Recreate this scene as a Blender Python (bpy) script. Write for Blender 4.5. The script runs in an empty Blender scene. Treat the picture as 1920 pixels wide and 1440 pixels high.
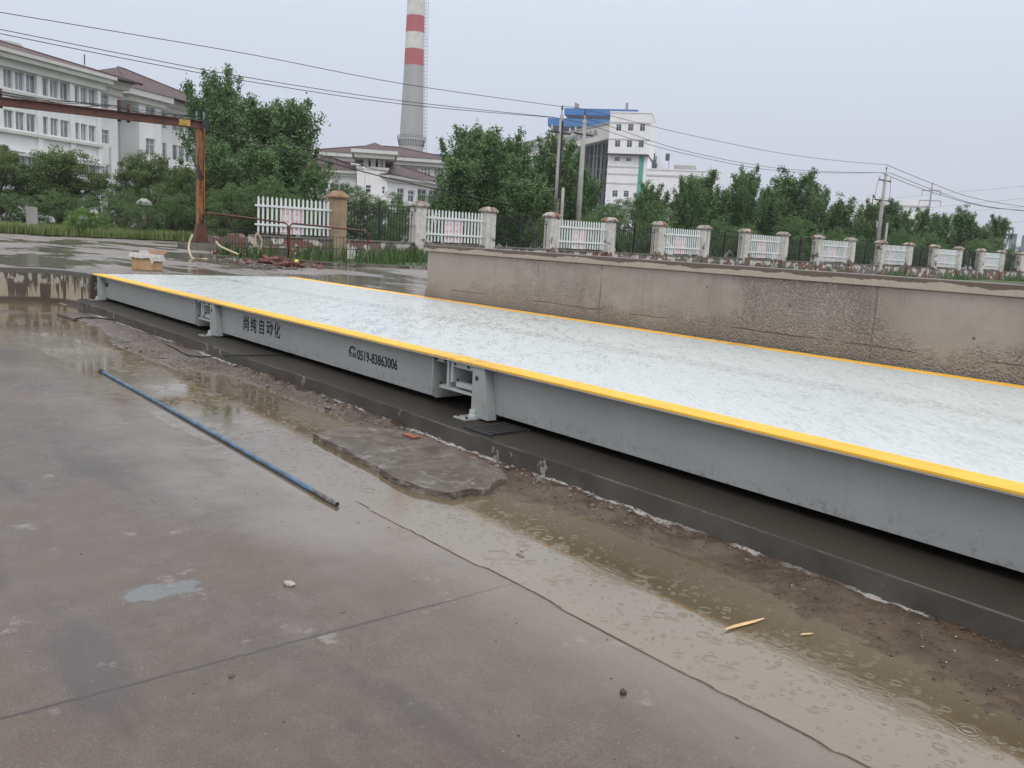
import bpy, math, random
import numpy as np
from mathutils import Matrix, Vector
sc = bpy.context.scene
COL = sc.collection
# ------------------------------------------------------------------ camera
RW = [[0.63267875, -0.15897844, 0.75792048], [0.77253637, 0.06144866, -0.63199021], [0.05389962, 0.98536791, 0.16169389]]
FPX = 1640.0
CAMZ = 1.46
cd = bpy.data.cameras.new("camera"); cam = bpy.data.objects.new("camera", cd); COL.objects.link(cam)
cd.sensor_width = 36.0; cd.lens = FPX / 1920 * 36.0; cd.clip_start = 0.05; cd.clip_end = 6000
m4 = Matrix(RW).to_4x4(); m4.translation = Vector((0, 0, CAMZ)); cam.matrix_world = m4
sc.camera = cam
# ------------------------------------------------------------------ world, sun, exposure
SUN_EL, SUN_AZ = math.radians(52), math.radians(120)      # soft brightness behind the photographer
w = bpy.data.worlds.new("World"); sc.world = w; w.use_nodes = True
nt = w.node_tree; nt.nodes.clear()
wo = nt.nodes.new("ShaderNodeOutputWorld"); bg = nt.nodes.new("ShaderNodeBackground")
sky = nt.nodes.new("ShaderNodeTexSky"); sky.sky_type = 'NISHITA'; sky.sun_disc = False
sky.sun_elevation = SUN_EL; sky.sun_rotation = SUN_AZ; sky.air_density = 1.5; sky.dust_density = 4
tc = nt.nodes.new("ShaderNodeTexCoord"); sp = nt.nodes.new("ShaderNodeSeparateXYZ")
nt.links.new(tc.outputs["Generated"], sp.inputs[0])
rp = nt.nodes.new("ShaderNodeValToRGB"); nt.links.new(sp.outputs[2], rp.inputs[0])
cr = rp.color_ramp
cr.elements[0].position = 0.0; cr.elements[0].color = (6.1, 6.35, 7.25, 1)
cr.elements[1].position = 1.0; cr.elements[1].color = (15.5, 15.7, 16.2, 1)
e = cr.elements.new(0.10); e.color = (6.5, 6.95, 8.1, 1)
e = cr.elements.new(0.28); e.color = (7.7, 8.4, 9.7, 1)
e = cr.elements.new(0.45); e.color = (13.0, 13.4, 14.2, 1)
mx = nt.nodes.new("ShaderNodeMix"); mx.data_type = 'RGBA'; mx.inputs[0].default_value = 0.93
nt.links.new(sky.outputs[0], mx.inputs[6]); nt.links.new(rp.outputs[0], mx.inputs[7])
nt.links.new(mx.outputs[2], bg.inputs[0]); bg.inputs[1].default_value = 0.10
nt.links.new(bg.outputs[0], wo.inputs[0])
sl = bpy.data.lights.new("sun", 'SUN'); sl.energy = 1.0; sl.angle = math.radians(25); sl.color = (1, 0.97, 0.93)
so = bpy.data.objects.new("sun", sl); COL.objects.link(so)
sdir = Vector((0.86 * math.cos(SUN_EL), -0.51 * math.cos(SUN_EL), math.sin(SUN_EL)))
so.rotation_euler = (-sdir).to_track_quat('-Z', 'Y').to_euler()
sc.view_settings.view_transform = 'Standard'; sc.view_settings.look = 'None'; sc.view_settings.exposure = 0.0; sc.view_settings.gamma = 1
sc.render.engine = 'CYCLES'
sc.cycles.use_denoising = True
sc.cycles.max_bounces = 6; sc.cycles.transparent_max_bounces = 8; sc.cycles.volume_bounces = 0

# ------------------------------------------------------------------ survey helpers (photo point -> point on a known plane)
def ray(px, py):
    c = (px - 960, -(py - 720), -FPX)
    return [sum(RW[i][j] * c[j] for j in range(3)) for i in range(3)]
def onz(px, py, z): d = ray(px, py); t = (z - CAMZ) / d[2]; return Vector((d[0] * t, d[1] * t, z))
def ony(px, py, y): d = ray(px, py); t = y / d[1]; return Vector((d[0] * t, y, CAMZ + d[2] * t))
def onx(px, py, x): d = ray(px, py); t = x / d[0]; return Vector((x, d[1] * t, CAMZ + d[2] * t))
def ond(px, py, dist): d = ray(px, py); t = dist / math.hypot(d[0], d[1]); return Vector((d[0] * t, d[1] * t, CAMZ + d[2] * t))
HI = 0.555      # level of the raised road
rnd = random.Random(7)
# ------------------------------------------------------------------ mesh helpers
class MB:
    def __init__(s): s.v = []; s.f = []
    def quad(s, a, b, c, d): n = len(s.v); s.v += [tuple(a), tuple(b), tuple(c), tuple(d)]; s.f.append((n, n+1, n+2, n+3)); return s
    def poly(s, pts): n = len(s.v); s.v += [tuple(p) for p in pts]; s.f.append(tuple(range(n, n+len(pts)))); return s
    def box(s, x0, x1, y0, y1, z0, z1):
        n = len(s.v)
        s.v += [(x0,y0,z0),(x1,y0,z0),(x1,y1,z0),(x0,y1,z0),(x0,y0,z1),(x1,y0,z1),(x1,y1,z1),(x0,y1,z1)]
        s.f += [tuple(n+i for i in q) for q in ((0,3,2,1),(4,5,6,7),(0,1,5,4),(1,2,6,5),(2,3,7,6),(3,0,4,7))]
        return s
    def prism(s, pts, axis, a0, a1):      # extrude a 2-D outline (p,q) along axis 0/1/2
        def mk(p, q, a): return {0: (a, p, q), 1: (p, a, q), 2: (p, q, a)}[axis]
        n = len(s.v); k = len(pts)
        s.v += [mk(p, q, a0) for p, q in pts] + [mk(p, q, a1) for p, q in pts]
        s.f.append(tuple(n+i for i in range(k))); s.f.append(tuple(n+k+i for i in reversed(range(k))))
        s.f += [(n+i, n+k+i, n+k+(i+1) % k, n+(i+1) % k) for i in range(k)]
        return s
    def tube(s, pts, r, seg=8, cap=True):
        pts = [Vector(p) for p in pts]; rs = r if isinstance(r, (list, tuple)) else [r]*len(pts)
        n = len(s.v); up = Vector((0, 0, 1))
        for i, p in enumerate(pts):
            t = (pts[min(i+1, len(pts)-1)] - pts[max(i-1, 0)]).normalized()
            a = t.cross(up)
            if a.length < 1e-3: a = t.cross(Vector((1, 0, 0)))
            a.normalize(); b = t.cross(a)
            for k in range(seg):
                an = 2*math.pi*k/seg
                s.v.append(tuple(p + a*(rs[i]*math.cos(an)) + b*(rs[i]*math.sin(an))))
        for i in range(len(pts)-1):
            for k in range(seg):
                s.f.append((n+i*seg+k, n+i*seg+(k+1) % seg, n+(i+1)*seg+(k+1) % seg, n+(i+1)*seg+k))
        if cap:
            s.f.append(tuple(n+k for k in reversed(range(seg)))); s.f.append(tuple(n+(len(pts)-1)*seg+k for k in range(seg)))
        return s
    def build(s, name, mat, parent=None, bevel=0, smooth=False):
        me = bpy.data.meshes.new(name); me.from_pydata(s.v, [], s.f); me.update()
        import bmesh
        bm = bmesh.new(); bm.from_mesh(me); bmesh.ops.recalc_face_normals(bm, faces=bm.faces); bm.to_mesh(me); bm.free()
        if smooth:
            for p in me.polygons: p.use_smooth = True
        o = bpy.data.objects.new(name, me); COL.objects.link(o)
        if mat: me.materials.append(mat)
        if bevel:
            b = o.modifiers.new("b", 'BEVEL'); b.width = bevel; b.segments = 2; b.limit_method = 'ANGLE'
        if parent: o.parent = parent
        return o
def npmesh(name, V, F, mat, parent=None, smooth=False):   # V (n,3), F (m,k)
    me = bpy.data.meshes.new(name); k = F.shape[1]
    me.vertices.add(len(V)); me.vertices.foreach_set("co", V.astype(np.float32).ravel())
    me.loops.add(F.size); me.loops.foreach_set("vertex_index", F.astype(np.int32).ravel())
    me.polygons.add(len(F)); me.polygons.foreach_set("loop_start", np.arange(0, F.size, k, dtype=np.int32))
    me.update(calc_edges=True)
    if smooth: me.polygons.foreach_set("use_smooth", np.ones(len(F), dtype=bool))
    me.materials.append(mat)
    o = bpy.data.objects.new(name, me); COL.objects.link(o)
    if parent: o.parent = parent
    return o
def tag(o, label=None, cat=None, group=None, kind=None):
    if label: o["label"] = label
    if cat: o["category"] = cat
    if group: o["group"] = group
    if kind: o["kind"] = kind
    return o
def thing(name, label, cat, loc=(0, 0, 0), rz=0, group=None):
    o = bpy.data.objects.new(name, None); COL.objects.link(o); o.location = loc; o.rotation_euler = (0, 0, rz)
    o.empty_display_size = 0.3
    return tag(o, label, cat, group)
# fractal value noise for numpy
def vnoise(x, y, seed=0, octv=4):
    r = np.random.RandomState(seed); T = r.rand(256, 256); out = np.zeros_like(x, dtype=float); amp = 1; tot = 0
    for o in range(octv):
        xi = np.floor(x).astype(int); yi = np.floor(y).astype(int); fx = x-xi; fy = y-yi
        fx = fx*fx*(3-2*fx); fy = fy*fy*(3-2*fy)
        g = lambda a, b: T[a % 256, b % 256]
        out += amp*((g(xi, yi)*(1-fx)+g(xi+1, yi)*fx)*(1-fy)+(g(xi, yi+1)*(1-fx)+g(xi+1, yi+1)*fx)*fy)
        tot += amp; amp *= .5; x = x*2.03+17.3; y = y*2.03+9.1
    return out/tot-.5
# ------------------------------------------------------------------ material helper
class NB:
    def __init__(s, name):
        s.m = bpy.data.materials.new(name); s.m.use_nodes = True; s.t = s.m.node_tree; s.b = s.t.nodes["Principled BSDF"]; s._p = None
    def lk(s, sock, v):
        if isinstance(v, bpy.types.NodeSocket): s.t.links.new(v, sock)
        elif isinstance(v, (tuple, list)) and len(v) == 3 and sock.type == 'RGBA': sock.default_value = (*v, 1)
        else: sock.default_value = v
    def nd(s, t, **p):
        n = s.t.nodes.new(t)
        for k, v in p.items(): setattr(n, k, v)
        return n
    def pos(s):
        if s._p is None: s._p = s.nd("ShaderNodeNewGeometry").outputs["Position"]
        return s._p
    def obj(s): return s.nd("ShaderNodeTexCoord").outputs["Object"]
    def xyz(s, v=None):
        n = s.nd("ShaderNodeSeparateXYZ"); s.lk(n.inputs[0], v or s.pos()); return n.outputs
    def mapv(s, scale, v=None, loc=(0, 0, 0), rot=(0, 0, 0)):
        n = s.nd("ShaderNodeMapping"); s.lk(n.inputs[0], v or s.pos()); n.inputs["Scale"].default_value = scale; n.inputs["Location"].default_value = loc; n.inputs["Rotation"].default_value = rot
        return n.outputs[0]
    def noise(s, scale, detail=4, rough=.55, v=None, dist=0.0, col=False):
        n = s.nd("ShaderNodeTexNoise"); s.lk(n.inputs["Vector"], v or s.pos()); n.inputs["Scale"].default_value = scale
        n.inputs["Detail"].default_value = detail; n.inputs["Roughness"].default_value = rough; n.inputs["Distortion"].default_value = dist
        return n.outputs[1 if col else 0]
    def vor(s, scale, v=None, feature='F1', out=0, rand=1.0):
        n = s.nd("ShaderNodeTexVoronoi", feature=feature); s.lk(n.inputs["Vector"], v or s.pos()); n.inputs["Scale"].default_value = scale
        n.inputs["Randomness"].default_value = rand
        return n.outputs[out]
    def sm(s, f, a, b, lo=0.0, hi=1.0):
        n = s.nd("ShaderNodeMapRange", interpolation_type='SMOOTHSTEP'); s.lk(n.inputs[0], f)
        s.lk(n.inputs[1], a); s.lk(n.inputs[2], b); s.lk(n.inputs[3], lo); s.lk(n.inputs[4], hi)
        return n.outputs[0]
    def mix(s, f, a, b, mode='MIX'):
        n = s.nd("ShaderNodeMix", data_type='RGBA', blend_type=mode); s.lk(n.inputs[0], f)
        s.lk(n.inputs[6], a if not isinstance(a, (int, float)) else (a, a, a)); s.lk(n.inputs[7], b if not isinstance(b, (int, float)) else (b, b, b))
        return n.outputs[2]
    def mt(s, op, a, b=0.0, c=None):
        n = s.nd("ShaderNodeMath", operation=op); s.lk(n.inputs[0], a); s.lk(n.inputs[1], b)
        if c is not None: s.lk(n.inputs[2], c)
        return n.outputs[0]
    def bump(s, h, dist=.01, strength=1.0, nrm=None):
        n = s.nd("ShaderNodeBump"); s.lk(n.inputs["Height"], h); n.inputs["Distance"].default_value = dist; s.lk(n.inputs["Strength"], strength)
        if nrm is not None: s.lk(n.inputs["Normal"], nrm)
        return n.outputs[0]
    def out(s, col, rough=.6, nrm=None, metal=0.0, coat=None, spec=None):
        s.lk(s.b.inputs["Base Color"], col); s.lk(s.b.inputs["Roughness"], rough); s.lk(s.b.inputs["Metallic"], metal)
        if nrm is not None: s.lk(s.b.inputs["Normal"], nrm)
        if coat is not None: s.lk(s.b.inputs["Coat Weight"], coat); s.b.inputs["Coat Roughness"].default_value = .12
        if spec is not None: s.lk(s.b.inputs["Specular IOR Level"], spec)
        return s.m
def simple(name, col, rough=.6, var=.25, scale=3, bump=0.0, metal=0.0, obj=False):
    b = NB(name); v = b.obj() if obj else None
    n = b.noise(scale, 6, .6, v=v); dark = tuple(c*(1-var) for c in col); lite = tuple(min(1, c*(1+var)) for c in col)
    c = b.mix(b.sm(n, .3, .7), dark, lite)
    nr = b.bump(b.noise(scale*12, 4, .6, v=v), bump, 1.0) if bump else None
    return b.out(c, rough, nr, metal)
def ripples(b, layers):
    h = None
    v = b.mapv((1, 1, 0))
    for sc_, freq, loc in layers:
        vv = b.mapv((1, 1, 0), loc=loc)
        n = b.nd("ShaderNodeTexVoronoi", feature='F1'); b.lk(n.inputs["Vector"], vv); n.inputs["Scale"].default_value = sc_
        d = b.mt('DIVIDE', n.outputs["Distance"], sc_)
        s3 = b.nd("ShaderNodeSeparateColor"); b.lk(s3.inputs[0], n.outputs["Color"])
        R = b.mt('MULTIPLY', s3.outputs[0], .42/sc_)
        q = b.mt('DIVIDE', b.mt('SUBTRACT', d, R), .085/sc_)
        env = b.mt('POWER', 2.718, b.mt('MULTIPLY', b.mt('MULTIPLY', q, q), -1.0))
        env = b.mt('MULTIPLY', env, b.sm(s3.outputs[1], .58, .8))
        wv = b.mt('MULTIPLY', b.mt('SINE', b.mt('MULTIPLY', d, freq)), env)
        h = wv if h is None else b.mt('ADD', h, wv)
    return h

# ------------------------------------------------------------------ materials
def m_yard():
    b = NB("wet_yard_concrete"); X, Y, Z = b.xyz()
    n1 = b.noise(.9, 6, .6); n2 = b.noise(7, 8, .65); n3 = b.noise(120, 5, .75)
    c = b.mix(b.sm(n1, .3, .7), (.066, .042, .027), (.102, .071, .048))
    c = b.mix(b.sm(n2, .35, .75, 0, .5), c, (.145, .12, .10))
    c = b.mix(b.sm(n3, .42, .66, 0, .6), c, (.035, .024, .017))
    sp = b.vor(30); c = b.mix(b.sm(sp, .07, .14, .55, 0), c, b.mix(b.sm(b.noise(33, 2, .5), .45, .55), (.03, .024, .02), (.26, .235, .21)))
    c = b.mix(b.sm(b.noise(210, 2, .6), .52, .72, 0, .5), c, (.18, .155, .13))
    c = b.mix(b.sm(b.noise(.55, 3, .6, v=b.mapv((1, 1, 1), loc=(4, 2, 0))), .5, .66, 0, .5), c, (.105, .072, .062))
    st = b.noise(1.6, 5, .6, v=b.mapv((.5, 1.6, 1)))
    c = b.mix(b.sm(st, .54, .66, 0, .7), c, (.045, .035, .036))
    st2 = b.noise(8, 6, .7, v=b.mapv((1, 1, 1), loc=(7, 1, 0))); c = b.mix(b.sm(st2, .66, .72, 0, .7), c, (.035, .027, .025))
    li = b.noise(3.1, 8, .75)
    c = b.mix(b.sm(li, .60, .68, 0, .75), c, (.21, .185, .16))
    # pale blue paint spill
    dx = b.mt('MULTIPLY', b.mt('ADD', X, 3.385), 1/.085); dy = b.mt('MULTIPLY', b.mt('SUBTRACT', Y, 1.05), 1/.17)
    rr = b.mt('ADD', b.mt('MULTIPLY', dx, dx), b.mt('MULTIPLY', dy, dy))
    rr = b.mt('ADD', rr, b.mt('MULTIPLY', b.mt('SUBTRACT', b.noise(7, 8, .72), .5), 6.5))
    c = b.mix(b.sm(rr, .5, 1.0, .62, 0), c, (.15, .185, .20))
    # mud in the gutter and by the plinth
    mud = b.sm(Y, b.mt('ADD', 2.33, b.mt('MULTIPLY', b.mt('SUBTRACT', n2, .5), .08)), 2.40)
    mc = b.mix(b.sm(b.noise(2.6, 8, .7), .35, .65), (.050, .031, .018), (.092, .064, .042))
    mc = b.mix(b.sm(b.noise(5, 8, .7), .56, .70, 0, .6), mc, (.15, .075, .045))
    mc = b.mix(b.sm(b.noise(11, 8, .8), .60, .70, 0, .7), mc, (.30, .28, .25))
    mc = b.mix(b.sm(b.noise(150, 3, .7), .5, .7, 0, .5), mc, (.05, .04, .03))
    c = b.mix(mud, c, mc)
    zw = b.sm(Z, .004, .017, 1, 0)
    c = b.mix(b.mt('MULTIPLY', b.mt('MULTIPLY', zw, mud), .75), c, (.10, .076, .046))
    # expansion joint across the slab
    jx = b.mt('ABSOLUTE', b.mt('ADD', b.mt('ADD', X, 2.70), b.mt('MULTIPLY', b.mt('SUBTRACT', b.noise(9, 6, .7), .5), .03)))
    jm = b.mt('MULTIPLY', b.sm(jx, .004, .012, 1, 0), b.sm(Y, 2.34, 2.36, 1, 0))
    c = b.mix(jm, c, (.03, .025, .022))
    # white mortar squeezed out at the plinth
    k = b.mt('ADD', Y, b.mt('MULTIPLY', b.mt('SUBTRACT', b.noise(3, 6, .6), .5), .12))
    wl = b.mt('MULTIPLY', b.sm(k, 3.495, 3.51), b.sm(b.noise(1.3, 2, .5), .44, .5))
    c = b.mix(wl, c, (.42, .40, .37))
    wet = b.sm(b.mt('ADD', Y, b.mt('MULTIPLY', b.mt('SUBTRACT', b.noise(1.1, 5, .6), .5), 1.3)), 1.35, 2.2)
    wet = b.mt('MULTIPLY', b.mt('MULTIPLY', wet, b.mt('SUBTRACT', 1.0, mud)), b.sm(b.mt('ADD', X, b.mt('MULTIPLY', n1, .8)), -3.4, -2.4, 1.0, b.sm(Y, 1.9, 2.3, .12, .55)))
    b.b.inputs['Specular Tint'].default_value = (1, .95, .87, 1)
    b.lk(b.b.inputs['IOR'], b.mt('ADD', 1.50, b.mt('MULTIPLY', wet, .75)))
    c = b.mix(b.mt('MULTIPLY', wet, .6), c, (.17, .128, .082))  # cream of the reflected sky painted into the wet band's base colour
    ro = b.mt('ADD', b.sm(n1, .35, .65, .12, .30), b.mt('MULTIPLY', n3, .08))
    ro = b.mt('ADD', b.mt('MULTIPLY', ro, b.mt('SUBTRACT', 1.0, b.mt('MULTIPLY', wet, .85))), .02)
    ro = b.mt('MULTIPLY', b.mt('ADD', ro, b.mt('MULTIPLY', mud, .10)), b.mt('SUBTRACT', 1.0, b.mt('MULTIPLY', b.mt('MULTIPLY', zw, mud), .8)))
    hh = b.mt('ADD', b.mt('MULTIPLY', n3, .5), b.mt('MULTIPLY', b.noise(350, 2, .6), .3))
    hh = b.mt('ADD', hh, b.mt('MULTIPLY', b.mt('MULTIPLY', b.noise(18, 8, .75), mud), 3.0))
    nb = b.bump(hh, .0030, b.mt('MULTIPLY', b.mt('ADD', .35, b.mt('MULTIPLY', mud, .65)), b.mt('SUBTRACT', 1.0, b.mt('MULTIPLY', wet, .85))))
    lap = b.noise(26, 5, .6, v=b.mapv((.8, 1.6, 1), rot=(0, 0, .3)), dist=.6)
    rip = ripples(b, [(7.5, 850, (0, 0, 0)), (13, 1150, (5, 2, 0))])
    nb = b.bump(b.mt('MULTIPLY', b.mt('ADD', rip, b.mt('MULTIPLY', lap, 2.0)), wet), .0003, .6, nb)
    return b.out(c, ro, nb)
def m_water():
    b = NB("muddy_water")
    b.b.inputs['IOR'].default_value = 2.25
    X, Y, Z = b.xyz()
    c = b.mix(b.sm(b.noise(.7, 3, .5), .3, .7), (.105, .078, .044), (.15, .118, .074))
    film = b.sm(b.mt('ADD', Y, b.mt('MULTIPLY', b.mt('SUBTRACT', b.noise(1.1, 4, .6), .5), 1.1)), 1.75, 2.25, 1, 0)
    c = b.mix(film, c, b.mix(b.sm(b.noise(2.4, 7, .7), .35, .7), (.13, .098, .066), (.165, .127, .087)))
    rip = ripples(b, [(6.0, 900, (0, 0, 0)), (14, 1250, (5, 2, 0)), (26, 1900, (2, 7, 0)), (34, 2200, (1, 3, 0))])
    lap = b.noise(26, 5, .6, v=b.mapv((.8, 1.6, 1), rot=(0, 0, .3)), dist=.6)
    h = b.mt('ADD', b.mt('MULTIPLY', rip, b.sm(Y, 1.9, 2.35, .30, 1.0)), b.mt('MULTIPLY', lap, b.sm(b.noise(1.1, 3, .5), .42, .62, .5, 5.0)))
    b.b.inputs['Specular Tint'].default_value = (1, .95, .86, 1)
    return b.out(c, b.mt('ADD', .02, b.mt('MULTIPLY', film, .05)), b.bump(h, .00022, .7))
def m_road():
    b = NB("wet_road_concrete"); n1 = b.noise(.35, 6, .6); n2 = b.noise(4, 8, .6)
    c = b.mix(b.sm(n1, .35, .65), (.15, .122, .104), (.235, .20, .178))
    c = b.mix(b.sm(n2, .4, .7, 0, .5), c, (.10, .085, .075))
    pud = b.sm(b.noise(.5, 5, .6, v=b.mapv((.6, 1.5, 1), loc=(3, 1, 0))), .47, .55)
    return b.out(b.mix(b.mt('MULTIPLY', pud, .6), c, (.11, .095, .08)), b.mt('SUBTRACT', b.mt('ADD', .34, b.mt('MULTIPLY', n2, .15)), b.mt('MULTIPLY', pud, .30)),
                 b.bump(b.noise(30, 6, .6), .006, b.mt('SUBTRACT', 1.0, b.mt('MULTIPLY', pud, .9))))
def m_wall():
    b = NB("weathered_concrete_wall"); X, Y, Z = b.xyz()
    n1 = b.noise(1.2, 6, .6); n2 = b.noise(9, 8, .7)
    c = b.mix(b.sm(n1, .3, .7), (.25, .218, .18), (.33, .295, .25))
    c = b.mix(b.sm(n2, .4, .75, 0, .4), c, (.22, .185, .15))
    # exposed aggregate where the render skin is gone (mostly low down)
    ag = b.mt('ADD', b.noise(.75, 5, .65, v=b.mapv((1, 1, 1.3), loc=(2.2, 0, 0))), b.sm(Z, .6, 1.0, .16, -.04))
    px_ = b.mt('MULTIPLY', b.mt('ADD', X, 4.75), 1/.85); ag = b.mt('ADD', ag, b.mt('MULTIPLY', b.mt('POWER', 2.718, b.mt('MULTIPLY', b.mt('MULTIPLY', px_, px_), -1.0)), .17))
    agm = b.sm(b.mt('ADD', ag, b.mt('MULTIPLY', b.mt('SUBTRACT', n2, .5), .14)), .43, .60)
    vc = b.nd("ShaderNodeTexVoronoi"); b.lk(vc.inputs["Vector"], b.pos()); vc.inputs["Scale"].default_value = 52
    s3 = b.nd("ShaderNodeSeparateColor"); b.lk(s3.inputs[0], vc.outputs["Color"])
    peb = b.mix(b.mt('POWER', s3.outputs[0], 1.6), (.20, .17, .14), (.37, .335, .295)); peb = b.mix(b.sm(b.noise(24, 5, .7), .4, .62, 0, .6), peb, (.15, .125, .10))
    peb = b.mix(b.sm(vc.outputs["Distance"], .45, .75), peb, (.14, .115, .095))
    c = b.mix(b.mt('MULTIPLY', agm, .75), c, peb)
    # pock marks, formwork joints, long crack
    pk = b.vor(3.2, v=b.mapv((1, 1, 1), loc=(.3, 0, .2)))
    c = b.mix(b.sm(pk, .03, .06, .8, 0), c, (.05, .04, .035))
    fj = None
    for jx in (-8.52, -7.38, -3.95):
        q = b.mt('ABSOLUTE', b.mt('ADD', b.mt('SUBTRACT', X, jx), b.mt('MULTIPLY', b.mt('SUBTRACT', n2, .5), .03)))
        q = b.sm(q, .003, .014, .6, 0); fj = q if fj is None else b.mt('MAXIMUM', fj, q)
    zc = b.mt('ABSOLUTE', b.mt('ADD', b.mt('SUBTRACT', Z, .70), b.mt('MULTIPLY', b.mt('SUBTRACT', b.noise(1.5, 5, .6), .5), .05)))
    fj = b.mt('MAXIMUM', b.mt('MULTIPLY', fj, b.sm(b.noise(2.1, 2, .5), .4, .5)), b.mt('MULTIPLY', b.sm(zc, .003, .012, .75, 0), b.sm(b.noise(1.4, 3, .5), .45, .52)))
    c = b.mix(fj, c, (.09, .075, .06))
    stn = b.noise(1.4, 6, .7, v=b.mapv((3, 3, .25))); c = b.mix(b.sm(stn, .50, .72, 0, .55), c, (.15, .13, .11))
    c = b.mix(b.sm(b.noise(.45, 5, .65), .46, .62, 0, .35), c, (.34, .31, .27))
    # damp foot and top of the wall
    c = b.mix(b.sm(b.mt('ADD', Z, b.mt('MULTIPLY', n1, .3)), .72, .95, .30, 0), c, (.17, .15, .13))
    h = b.mt('ADD', b.mt('MULTIPLY', b.mt('MULTIPLY', b.mt('SUBTRACT', 1.0, vc.outputs["Distance"]), agm), 1.0), b.mt('MULTIPLY', n2, .25))
    h = b.mt('SUBTRACT', h, b.mt('MULTIPLY', fj, .8))
    return b.out(c, .75, b.bump(h, .012, .9))
def m_coping():
    b = NB("coping_concrete"); X, Y, Z = b.xyz()
    n = b.noise(9, 8, .65); c = b.mix(n, (.30, .255, .20), (.40, .35, .285))
    e = b.mt('ADD', b.mt('MULTIPLY', b.mt('SUBTRACT', b.noise(1.6, 6, .62, v=b.mapv((1, 0, 0))), .5), .16), b.mt('MULTIPLY', b.mt('SUBTRACT', b.noise(14, 3, .6, v=b.mapv((1, 0, 0))), .5), .03))
    wet = b.sm(b.mt('ADD', Z, e), 1.288, 1.292)
    c = b.mix(wet, c, (.105, .078, .056))
    return b.out(c, b.mt('SUBTRACT', .8, b.mt('MULTIPLY', wet, .45)), b.bump(b.noise(40, 6, .7), .006, .6))
def m_plinth():
    b = NB("damp_plinth_concrete"); X, Y, Z = b.xyz(); n = b.noise(2.5, 8, .65); n2 = b.noise(40, 6, .7)
    c = b.mix(b.sm(n, .3, .7), (.060, .054, .044), (.10, .093, .078))
    c = b.mix(b.sm(n2, .45, .75, 0, .4), c, (.07, .062, .052))
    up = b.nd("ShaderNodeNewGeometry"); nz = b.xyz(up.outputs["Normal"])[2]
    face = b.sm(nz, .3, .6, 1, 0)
    c = b.mix(face, b.mix(n, (.022, .018, .013), (.050, .042, .032)), c)  # top face coloured darker: wet, and the beam's shade painted in
    dry = b.mt('ADD', b.noise(4.2, 5, .7, v=b.mapv((1, 1, .7))), b.sm(X, -14, -4, .055, 0))
    c = b.mix(b.mt('MULTIPLY', b.sm(dry, .635, .665), face), c, (.27, .25, .215))
    ed = b.mt('MULTIPLY', b.sm(Z, .135, .148), b.sm(b.noise(1.7, 5, .6), .45, .6))
    c = b.mix(b.mt('MULTIPLY', b.mt('MULTIPLY', ed, face), .6), c, (.23, .215, .18))  # pale highlight painted along the top edge of the front face
    pit = b.sm(b.vor(9), .05, .10, .8, 0)
    c = b.mix(pit, c, (.03, .027, .024))
    return b.out(c, b.mt('ADD', .42, b.mt('MULTIPLY', n, .35)), b.bump(b.mt('SUBTRACT', n2, pit), .004, .6), spec=.25)
def m_retain():
    b = NB("streaked_retaining_concrete"); X, Y, Z = b.xyz()
    n = b.noise(5, 8, .65); c = b.mix(n, (.28, .235, .165), (.42, .365, .28))
    hy = b.mapv((4.5, 4.5, 0)); hs = b.noise(1, 5, .7, v=hy)
    low = b.mt('ADD', .30, b.mt('MULTIPLY', b.mt('SUBTRACT', hs, .54), 4.2))
    wet = b.sm(Z, low, b.mt('ADD', low, .02))
    wet = b.mt('MAXIMUM', wet, b.sm(Z, .05, .09, 1, 0))
    wh = b.mt('MULTIPLY', b.sm(b.noise(6, 4, .6, v=b.mapv((1.5, 1.5, .6), loc=(4, 0, 1))), .53, .56), b.sm(Z, .28, .34))
    c = b.mix(wet, c, (.085, .068, .05)); c = b.mix(b.mt('MULTIPLY', wh, b.sm(Z, .44, .50, 1, 0)), c, (.36, .34, .305))
    c = b.mix(b.sm(Z, .46, .49), c, (.11, .10, .088))
    return b.out(c, b.mt('SUBTRACT', .8, b.mt('MULTIPLY', wet, .4)), b.bump(n, .008, .6))
def m_deck():
    b = NB("wet_white_deck_paint"); X, Y, Z = b.xyz()
    st = b.mapv((6.0, 1.5, 1), v=b.mapv((1, 1, 1), rot=(0, 0, -.87)))
    fine = b.noise(7.0, 7, .72, v=st, dist=.5); mid = b.noise(1.6, 5, .6, v=st); big = b.noise(.55, 3, .5)
    far = b.sm(X, -3.5, -8, 0, 1)
    fm = b.sm(b.mt('ADD', b.mt('ADD', b.mt('MULTIPLY', fine, .70), b.mt('MULTIPLY', mid, .30)), b.mt('MULTIPLY', b.mt('SUBTRACT', big, .5), .15)), .50, .60)
    c = b.mix(b.sm(b.noise(30, 5, .6), .3, .7), (.57, .61, .60), (.63, .67, .66))
    c = b.mix(b.mt('MULTIPLY', fm, b.mt('ADD', .11, b.mt('MULTIPLY', far, .32))), c, (.33, .36, .355))  # grey streaks painted in for reflections in the water film, stronger further off
    for sy in (4.95, 6.15):
        q = b.sm(b.mt('ABSOLUTE', b.mt('SUBTRACT', Y, sy)), .004, .012, .35, 0)
        c = b.mix(q, c, (.40, .42, .42))
    tr = b.mt('MULTIPLY', b.sm(b.mt('ABSOLUTE', b.mt('SUBTRACT', Y, b.mt('ADD', 5.55, b.mt('MULTIPLY', mid, .2)))), .10, .22, .4, 0), b.sm(fine, .35, .6))
    c = b.mix(tr, c, (.36, .37, .36))
    ro = b.mt('ADD', b.mt('MULTIPLY', b.mt('SUBTRACT', 1.0, fm), .12), .14)
    tread = b.vor(40)
    nb = b.bump(fine, .0012, b.mt('SUBTRACT', 1.0, b.mt('MULTIPLY', fm, .7)))
    nb = b.bump(tread, .001, .3, nb)
    return b.out(c, ro, nb)
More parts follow.
